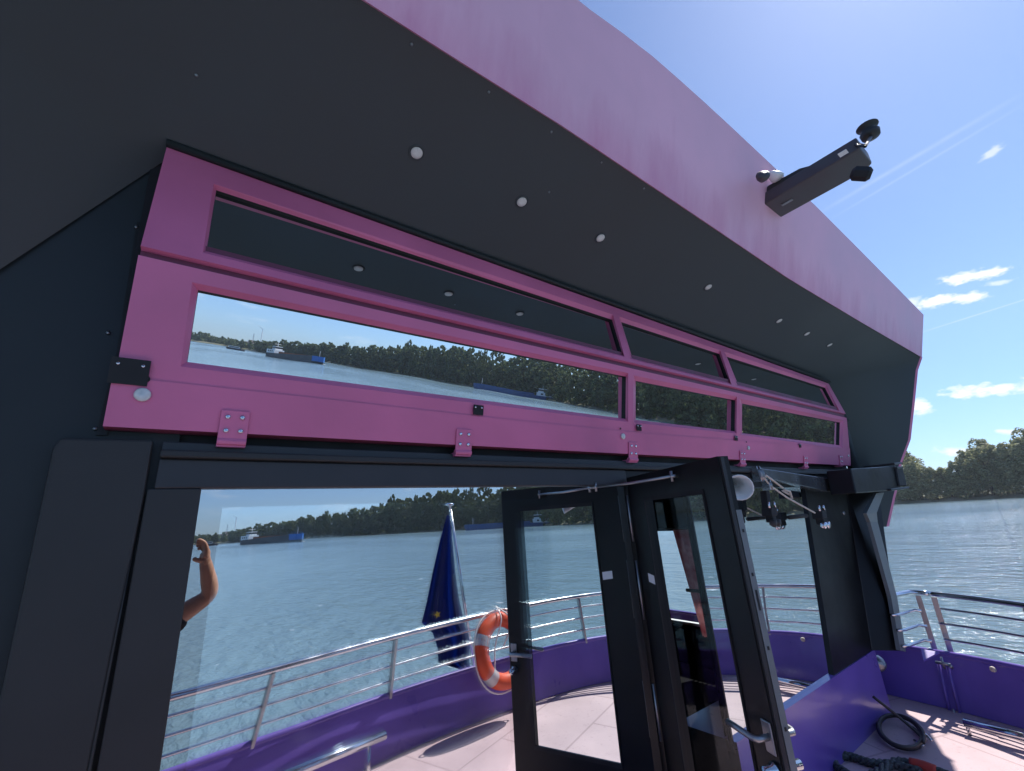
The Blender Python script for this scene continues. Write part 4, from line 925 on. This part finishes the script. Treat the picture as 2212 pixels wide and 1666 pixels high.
pt, pb = V((pt.x, vr - pt.y, pt.z)), V((pb.x, vr - pb.y, pb.z))
m = MB(); m.tube([pb, pt], [.020, .014], 10); mesh('pole', m, M['steel'], fp, smooth=True)
m = MB(); m.lathe(pt, (0, 0, 1), [(.012, -.01), (.045, .0), (.05, .012), (.03, .024), (0, .026)], 14); mesh('finial', m, M['steel'], fp, smooth=True)
fg = thing('flag', 'limp dark blue flag with a gold star hanging from the flagstaff, mirrored in the glass', 'flag', (pt.x, pt.y, pt.z - .1))
Lf = [(966, 1112), (951, 1165), (934, 1240), (922, 1300), (911, 1345), (935, 1368), (945, 1400), (947, 1432), (985, 1444)]
Rf = [(971, 1112), (977, 1165), (984, 1240), (991, 1290), (1002, 1340), (1010, 1370), (1014, 1400), (1014, 1430), (1018, 1452)]
m = MB(); rows = []
for i, (a, b_) in enumerate(zip(Lf, Rf)):
    row = []
    for k in range(13):
        t = k / 12; x = a[0] * (1 - t) + b_[0] * t; y = a[1] * (1 - t) + b_[1] * t; yy = yf + .075 + (.045 * sin(t * 11 + i * .35) + .018 * sin(t * 23 - i * .6)) * min(1, i / 3); p = Pl(x, y, Y=yy); row.append(V((p.x, vr - p.y, p.z)))
    rows.append(row)
for i in range(len(rows) - 1): m.ribbon(rows[i], rows[i + 1])
def cloth_mat():
    mm = bpy.data.materials.new('blue_flag_cloth'); mm.use_nodes = True; N, L = mm.node_tree.nodes, mm.node_tree.links; p = N['Principled BSDF']
    p.inputs['Base Color'].default_value = (.003, .007, .045, 1); p.inputs['Roughness'].default_value = .7
    tr = N.new('ShaderNodeBsdfTranslucent'); tr.inputs[0].default_value = (.006, .04, .40, 1); mx = N.new('ShaderNodeMixShader'); mx.inputs[0].default_value = .14
    L.new(p.outputs[0], mx.inputs[1]); L.new(tr.outputs[0], mx.inputs[2]); L.new(mx.outputs[0], N['Material Output'].inputs[0]); return mm
mesh('cloth', m, cloth_mat(), fg, smooth=True)
sc = Pl(945, 1328, Y=yf - .03); m = MB(); sp = []
for k in range(10):
    an = pi / 2 + k * pi / 5 + .2; rr = .035 if k % 2 == 0 else .015; sp.append(V((sc.x + cos(an) * rr, vr - sc.y, sc.z + sin(an) * rr)))
m.prism(sp, (0, .004, 0)); mesh('star', m, M['gold'], fg)

# ------------------------------------------------------------------ the photographer (mirrored: only the raised arm shows)
per = thing('person', 'person in black shirt and grey green shorts raising a phone with a bare arm', 'person', (-.25, -.1, DZ))
def skin(name, joints, edges, mt, parent, sub=2):
    me = bpy.data.meshes.new(name); base = bases[parent.name]
    me.from_pydata([V(j[0]) - base for j in joints], edges, []); me.materials.append(mt)
    o = bpy.data.objects.new(name, me); COL.objects.link(o); o.parent = parent; bases[o.name] = base
    o.modifiers.new('Skin', 'SKIN')
    for i, j in enumerate(joints):
        sv = me.skin_vertices[0].data[i]; rr = j[1]; sv.radius = (rr, rr) if not isinstance(rr, tuple) else rr
        sv.use_root = (i == 0)
    s = o.modifiers.new('Subdivision', 'SUBSURF'); s.levels = sub; s.render_levels = sub
    o.modifiers['Skin'].use_smooth_shade = True
    return o
wr, el, sh_ = MP(445, 1221, -.085), MP(457, 1283, -.14), MP(383, 1345, -.16)
elb = el + (sh_ - el) * .04
pelvis = V((-.22, -.13, .98)); chest = V((-.20, -.15, 1.27)); neck = V((-.19, -.15, 1.46)); head = V((-.18, -.13, 1.60)); crown_ = V((-.18, -.15, 1.69))
shr = sh_ + V((-.05, 0, .0)); shl = V((-.40, -.15, 1.38)); ell = V((-.42, .02, 1.55)); wrl = V((-.20, .0, 1.85))
J = [(pelvis, (.155, .115)), (V((-.21, -.14, 1.12)), (.145, .105)), (chest, (.165, .12)), (neck, .058), (V((-.185, -.14, 1.53)), .06), (head, (.078, .095)), (crown_, .06),
     (shr, .068), (elb, .052), (el.lerp(wr, .3), .055), (wr, .038), (wr.lerp(MP(441, 1198, -.08), .55), .038),
     (shl, .062), (ell, .042), (wrl, .028),
     (V((-.12, -.13, .90)), .09), (V((-.10, -.10, .60)), .062), (V((-.10, -.13, .27)), .044), (V((-.10, -.05, .215)), .035),
     (V((-.32, -.13, .90)), .09), (V((-.34, -.10, .60)), .062), (V((-.35, -.13, .27)), .044), (V((-.36, -.05, .215)), .035)]
Ed = [(0, 1), (1, 2), (2, 3), (3, 4), (4, 5), (5, 6), (2, 7), (7, 8), (8, 9), (9, 10), (10, 11), (2, 12), (12, 13), (13, 14), (0, 15), (15, 16), (16, 17), (17, 18), (0, 19), (19, 20), (20, 21), (21, 22)]
skin('body', J, Ed, M['skin'], per)
# shirt and shorts, a little larger than the body
hem = V((-.215, -.135, .92)); slv = sh_.lerp(el, .30)
skin('shirt', [(chest, (.185, .14)), (V((-.21, -.14, 1.12)), (.165, .125)), (hem, (.175, .13)), (V((-.195, -.15, 1.40)), .085), (shr, .088), (slv, .078), (shl, .08), (shl.lerp(ell, .5), .066)], [(0, 1), (1, 2), (0, 3), (0, 4), (4, 5), (0, 6), (6, 7)], M['shirt'], per)
skin('shorts', [(pelvis, (.17, .13)), (V((-.12, -.13, .88)), .115), (V((-.095, -.11, .58)), .095), (V((-.32, -.13, .88)), .115), (V((-.34, -.11, .58)), .095)], [(0, 1), (1, 2), (0, 3), (3, 4)], M['shorts'], per)
m = MB(); m.lathe(head + V((0, -.02, -.01)), (0, -.25, 1), [(.085, 0), (.09, .05), (.078, .09), (.05, .12), (0, .128)], 16); mesh('hair', m, M['hair'], per, smooth=True)
for sx in (-.09, -.42):
    m = MB(); q = V((sx - .0, -.04, DZ + .035)); m.box(q, (.045, .13, .035)); mesh('shoe', m, M['shirt'], per, bevel=.02)
# right hand closed round the end of the phone: palm plus five separate fingers
palm = MP(441, 1198, -.08)
Hn = [(wr.lerp(el, .12), .036), (wr.lerp(palm, .5), (.042, .032)), (palm, (.047, .030))]; He = [(0, 1), (1, 2)]
tips = [((447, 1186), (442, 1172), (431, 1166), (424, 1169), .018), ((446, 1188), (439, 1174), (429, 1172), (423, 1176), .004), ((445, 1190), (437, 1178), (428, 1178), (424, 1182), -.012), ((444, 1193), (436, 1184), (430, 1185), (427, 1188), -.026)]
for a, b_, c, e_, dy in tips:
    k = len(Hn)
    for q, rr in ((a, .0140), (b_, .0130), (c, .0120), (e_, .0108)): Hn.append((MP(*q, dy - .075), rr))
    He += [(2, k), (k, k + 1), (k + 1, k + 2), (k + 2, k + 3)]
k = len(Hn)
for q, rr, dy in (((437, 1210), .019, .012), ((426, 1211), .015, .022), ((416, 1206), .012, .024)): Hn.append((MP(*q, dy - .085), rr))
He += [(1, k), (k, k + 1), (k + 1, k + 2)]
skin('hand', Hn, He, M['skin'], per)
ph = thing('phone', 'dark smartphone held sideways in the raised hand', 'phone', O - fw * .008)
m = MB(); c = O - fw * .009 - RT * .025 - UP * .0; m.box(c, RT * .078, UP * .037, fw * .0042); mesh('case', m, M['phone'], ph, bevel=.003)
m = MB(); m.box(O - fw * .0042 - RT * .0, RT * .012, UP * .034, fw * .0008); mesh('camera_bar', m, M['gap'], ph)

# ------------------------------------------------------------------ far things that the windows mirror: barges, boat, houses, turbine
def vplace(px, py, r):                         # true place on the river of a thing mirrored at a pixel, r metres out
    dd = ray(px, py); a = atan2(dd.x, dd.y); return V((sin(a) * r, vr - cos(a) * r, WZ))
M['hullb'] = mat('blue_hull_paint', (.02, .065, .19), .5, vscale=.4); M['hullk'] = mat('black_hull_paint', (.03, .03, .04), .5, vscale=.4)
M['bowb'] = mat('bright_blue_paint', (.035, .15, .45), .5); M['rust'] = mat('rusty_hatch', (.30, .09, .03), .7, vscale=1); M['cabin'] = mat('white_cabin_paint', (.75, .76, .76), .5)
M['foam'] = mat('white_foam', (.8, .82, .84), .7, vscale=1); M['pane'] = mat('dark_pane', (.02, .025, .03), .1)
def barge(a, b_, hull, bow, label, hatch, beam=8, fb=2.4):
    L_ = (b_ - a).length; u = (b_ - a).normalized(); n = V((-u.y, u.x, 0)); root = thing('cargo_barge', label, 'barge', a)
    def pt(s, w, z): return a + u * s + n * w + V((0, 0, z))
    hb = beam / 2
    plan = [(0, -hb * .8), (2, -hb), (L_ - 7, -hb), (L_ - 2.5, -hb * .6), (L_, 0), (L_ - 2.5, hb * .6), (L_ - 7, hb), (2, hb), (0, hb * .8)]
    m = MB(); k = len(plan)
    lo = [pt(s - (.8 if s > L_ - 8 else 0), w * .94, -.4) for s, w in plan]; hi = [pt(s, w, fb + (1.5 if s > L_ - 8 else 0)) for s, w in plan]
    m.v = lo + hi; m.f = [[i, (i + 1) % k, k + (i + 1) % k, k + i] for i in range(k)] + [list(range(k, 2 * k))]; mesh('hull', m, hull, root)
    m = MB()
    bowp = [(L_ - 7, -hb), (L_ - 2.5, -hb * .6), (L_, 0), (L_ - 2.5, hb * .6), (L_ - 7, hb)]
    for i in range(4): m.poly([pt(bowp[i][0] + .05, bowp[i][1] * 1.01, 1.2), pt(bowp[i + 1][0] + .05, bowp[i + 1][1] * 1.01, 1.2), pt(bowp[i + 1][0] + .1, bowp[i + 1][1] * 1.02, fb + 1.6), pt(bowp[i][0] + .1, bowp[i][1] * 1.02, fb + 1.6)])
    mesh('bow', m, bow, root)
    m = MB(); m.box(pt(L_ * .55, 0, fb + .7), u * (L_ * .30), n * (hb * .8), V((0, 0, .8))); mesh('hatch_cover', m, hatch, root)
    m = MB(); m.box(pt(6, 0, fb + 1.2), u * 5, n * (hb * .85), V((0, 0, 1.2))); dh = mesh('deckhouse', m, M['cabin'], root)
    m = MB(); m.box(pt(8, 0, fb + 3.5), u * 2.2, n * (hb * .6), V((0, 0, 1.1))); w_ = mesh('wheelhouse', m, M['cabin'], root)
    m = MB(); m.box(pt(8, 0, fb + 3.7), u * 2.25, n * (hb * .62), V((0, 0, .5))); mesh('window', m, M['pane'], w_)
    m = MB()
    for s in range(3): m.box(pt(3.4 + s * 2.4, 0, fb + 1.4), u * .6, n * (hb * .87), V((0, 0, .45)))
    mesh('window', m, M['pane'], dh)
    m = MB(); m.tube([pt(8, 0, fb + 4.5), pt(8, 0, fb + 7.5)], .12, 5); m.tube([pt(L_ - 5, 0, fb + 1), pt(L_ - 5, 0, fb + 5)], .12, 5); m.tube([pt(8, -2, fb + 6), pt(8, 2, fb + 6)], .08, 5); mesh('mast', m, M['cabin'], root)
    m = MB(); m.poly([pt(L_ + 1.5, 0, .12), pt(L_ - 6, -hb * 1.5, .1), pt(L_ - 14, -hb * 1.25, .1), pt(L_ - 5, -hb * .9, .12)]); m.poly([pt(L_ + 1.5, 0, .12), pt(L_ - 6, hb * 1.5, .1), pt(L_ - 14, hb * 1.25, .1), pt(L_ - 5, hb * .9, .12)])
    mesh('bow_wave', m, M['foam'], root)
    return root
barge(vplace(528, 1180, 330), vplace(652, 1172, 270), M['hullk'], M['bowb'], 'dark laden barge with bright blue bow mirrored at the left of the windows', M['rust'], 7, 2.6)
barge(vplace(1192, 1128, 265), vplace(1003, 1136, 265), M['hullb'], M['hullb'], 'long blue barge with white deckhouse mirrored in front of the wood', M['hullb'], 7, 1.7)
# small motor boat
q = vplace(446, 1178, 420); mbt = thing('motor_boat', 'small dark passenger boat mirrored near the raised hand', 'boat', q)
m = MB(); m.prism([q + V((-6, -1.6, -.2)), q + V((5, -1.6, -.2)), q + V((7.5, 0, -.2)), q + V((5, 1.6, -.2)), q + V((-6, 1.6, -.2))], (0, 0, 1.7)); mesh('hull', m, M['hullk'], mbt)
m = MB(); m.box(q + V((-.5, 0, 2.2)), (4, 1.3, .8)); mesh('cabin', m, M['cabin'], mbt); m = MB(); m.box(q + V((-.5, 0, 2.3)), (3.6, 1.33, .35)); mesh('window', m, M['pane'], mbt)
# village houses on the far left shore, wind turbine and pylon
hsn = ['white gabled house among trees on the mirrored shore, left of the barge', 'low pale house at the far left of the mirrored shore', 'grey roofed house beside the white gabled one on the mirrored shore']
for i, (px, py, r, s) in enumerate(((492, 1166, 740, 1.0), (436, 1170, 860, .8), (478, 1168, 800, .8))):
    q = vplace(px, py, r) + V((0, 0, 4)); root = thing('village_house', hsn[i], 'house', q, 'village houses on the far shore')
    m = MB(); w_, d_, h_ = 7 * s, 5 * s, 6 * s; m.box(q + V((0, 0, h_ / 2)), (w_, d_, h_ / 2)); mesh('wall', m, M['cabin'], root)
    m = MB(); m.prism([q + V((-w_ - .5, -d_ - .5, h_)), q + V((-w_ - .5, d_ + .5, h_)), q + V((-w_ - .5, 0, h_ + 5 * s))], (2 * w_ + 1, 0, 0)); mesh('roof', m, mat('grey_roof_tiles', (.12, .09, .085), .8), root)
    m = MB()
    for k in (-.6, 0, .6): m.box(q + V((w_ * k, d_ + .02, h_ * .55)), (.8 * s, .08, 1.0 * s))
    mesh('window', m, M['pane'], root)
q = vplace(507, 1150, 1500); wt = thing('wind_turbine', 'thin white wind turbine above the mirrored village', 'wind turbine', q)
m = MB(); m.tube([q, q + V((0, 0, 62))], [1.6, .9], 8); mesh('tower', m, M['cabin'], wt)
for k in range(3):
    an = .4 + k * 2.094; m = MB(); h_ = q + V((0, 2, 62)); m.prism([h_ + V((-.5, 0, 0)), h_ + V((cos(an) * 20 , 0, sin(an) * 20)), h_ + V((.9, 0, .6))], (0, .3, 0)); mesh('blade', m, M['cabin'], wt)
q = vplace(490, 1150, 1500); py_ = thing('radio_mast', 'thin lattice mast beside the mirrored wind turbine', 'mast', q)
m = MB()
for dx, dy in ((-2, -2), (2, -2), (2, 2), (-2, 2)): m.tube([q + V((dx, dy, 0)), q + V((dx * .2, dy * .2, 46))], .35, 4)
for z in range(6, 44, 6):
    k = 1 - z / 56; m.tube([q + V((-2 * k, -2 * k, z)), q + V((2 * k, 2 * k, z + 4)), q + V((2 * k, -2 * k, z)), q + V((-2 * k, 2 * k, z + 4))], .2, 4)
mesh('lattice', m, M['dull'], py_)
vt = MB(); rnd = random.Random(3)
for k in range(90):
    az = rnd.uniform(173.5, 184); crown(vt, at(az, shore(az) + rnd.uniform(8, 160), WZ + 2), rnd.uniform(8, 15), rnd.uniform(5, 8), 20, 13, 1.6, rnd, .02)
tag(mesh('village_trees', vt, M['wood']), 'dark trees round the village on the mirrored shore', 'trees', kind='stuff')

# ------------------------------------------------------------------ light summer haze over the river
hv = MB(); hv.box((0, 0, 41), (2700, 2700, 44.2)); hv.f = [list(reversed(f)) for f in hv.f]        # faces outward
hm = bpy.data.materials.new('river_haze'); hm.use_nodes = True; HN, HL = hm.node_tree.nodes, hm.node_tree.links
HN.remove(HN['Principled BSDF']); pv = HN.new('ShaderNodeVolumePrincipled'); pv.inputs['Density'].default_value = .00017
pv.inputs['Color'].default_value = (.82, .90, 1, 1); pv.inputs['Anisotropy'].default_value = .5; HL.new(pv.outputs[0], HN['Material Output'].inputs['Volume'])
tag(mesh('haze', hv, hm), 'thin pale haze hanging over the river', 'haze', kind='stuff')
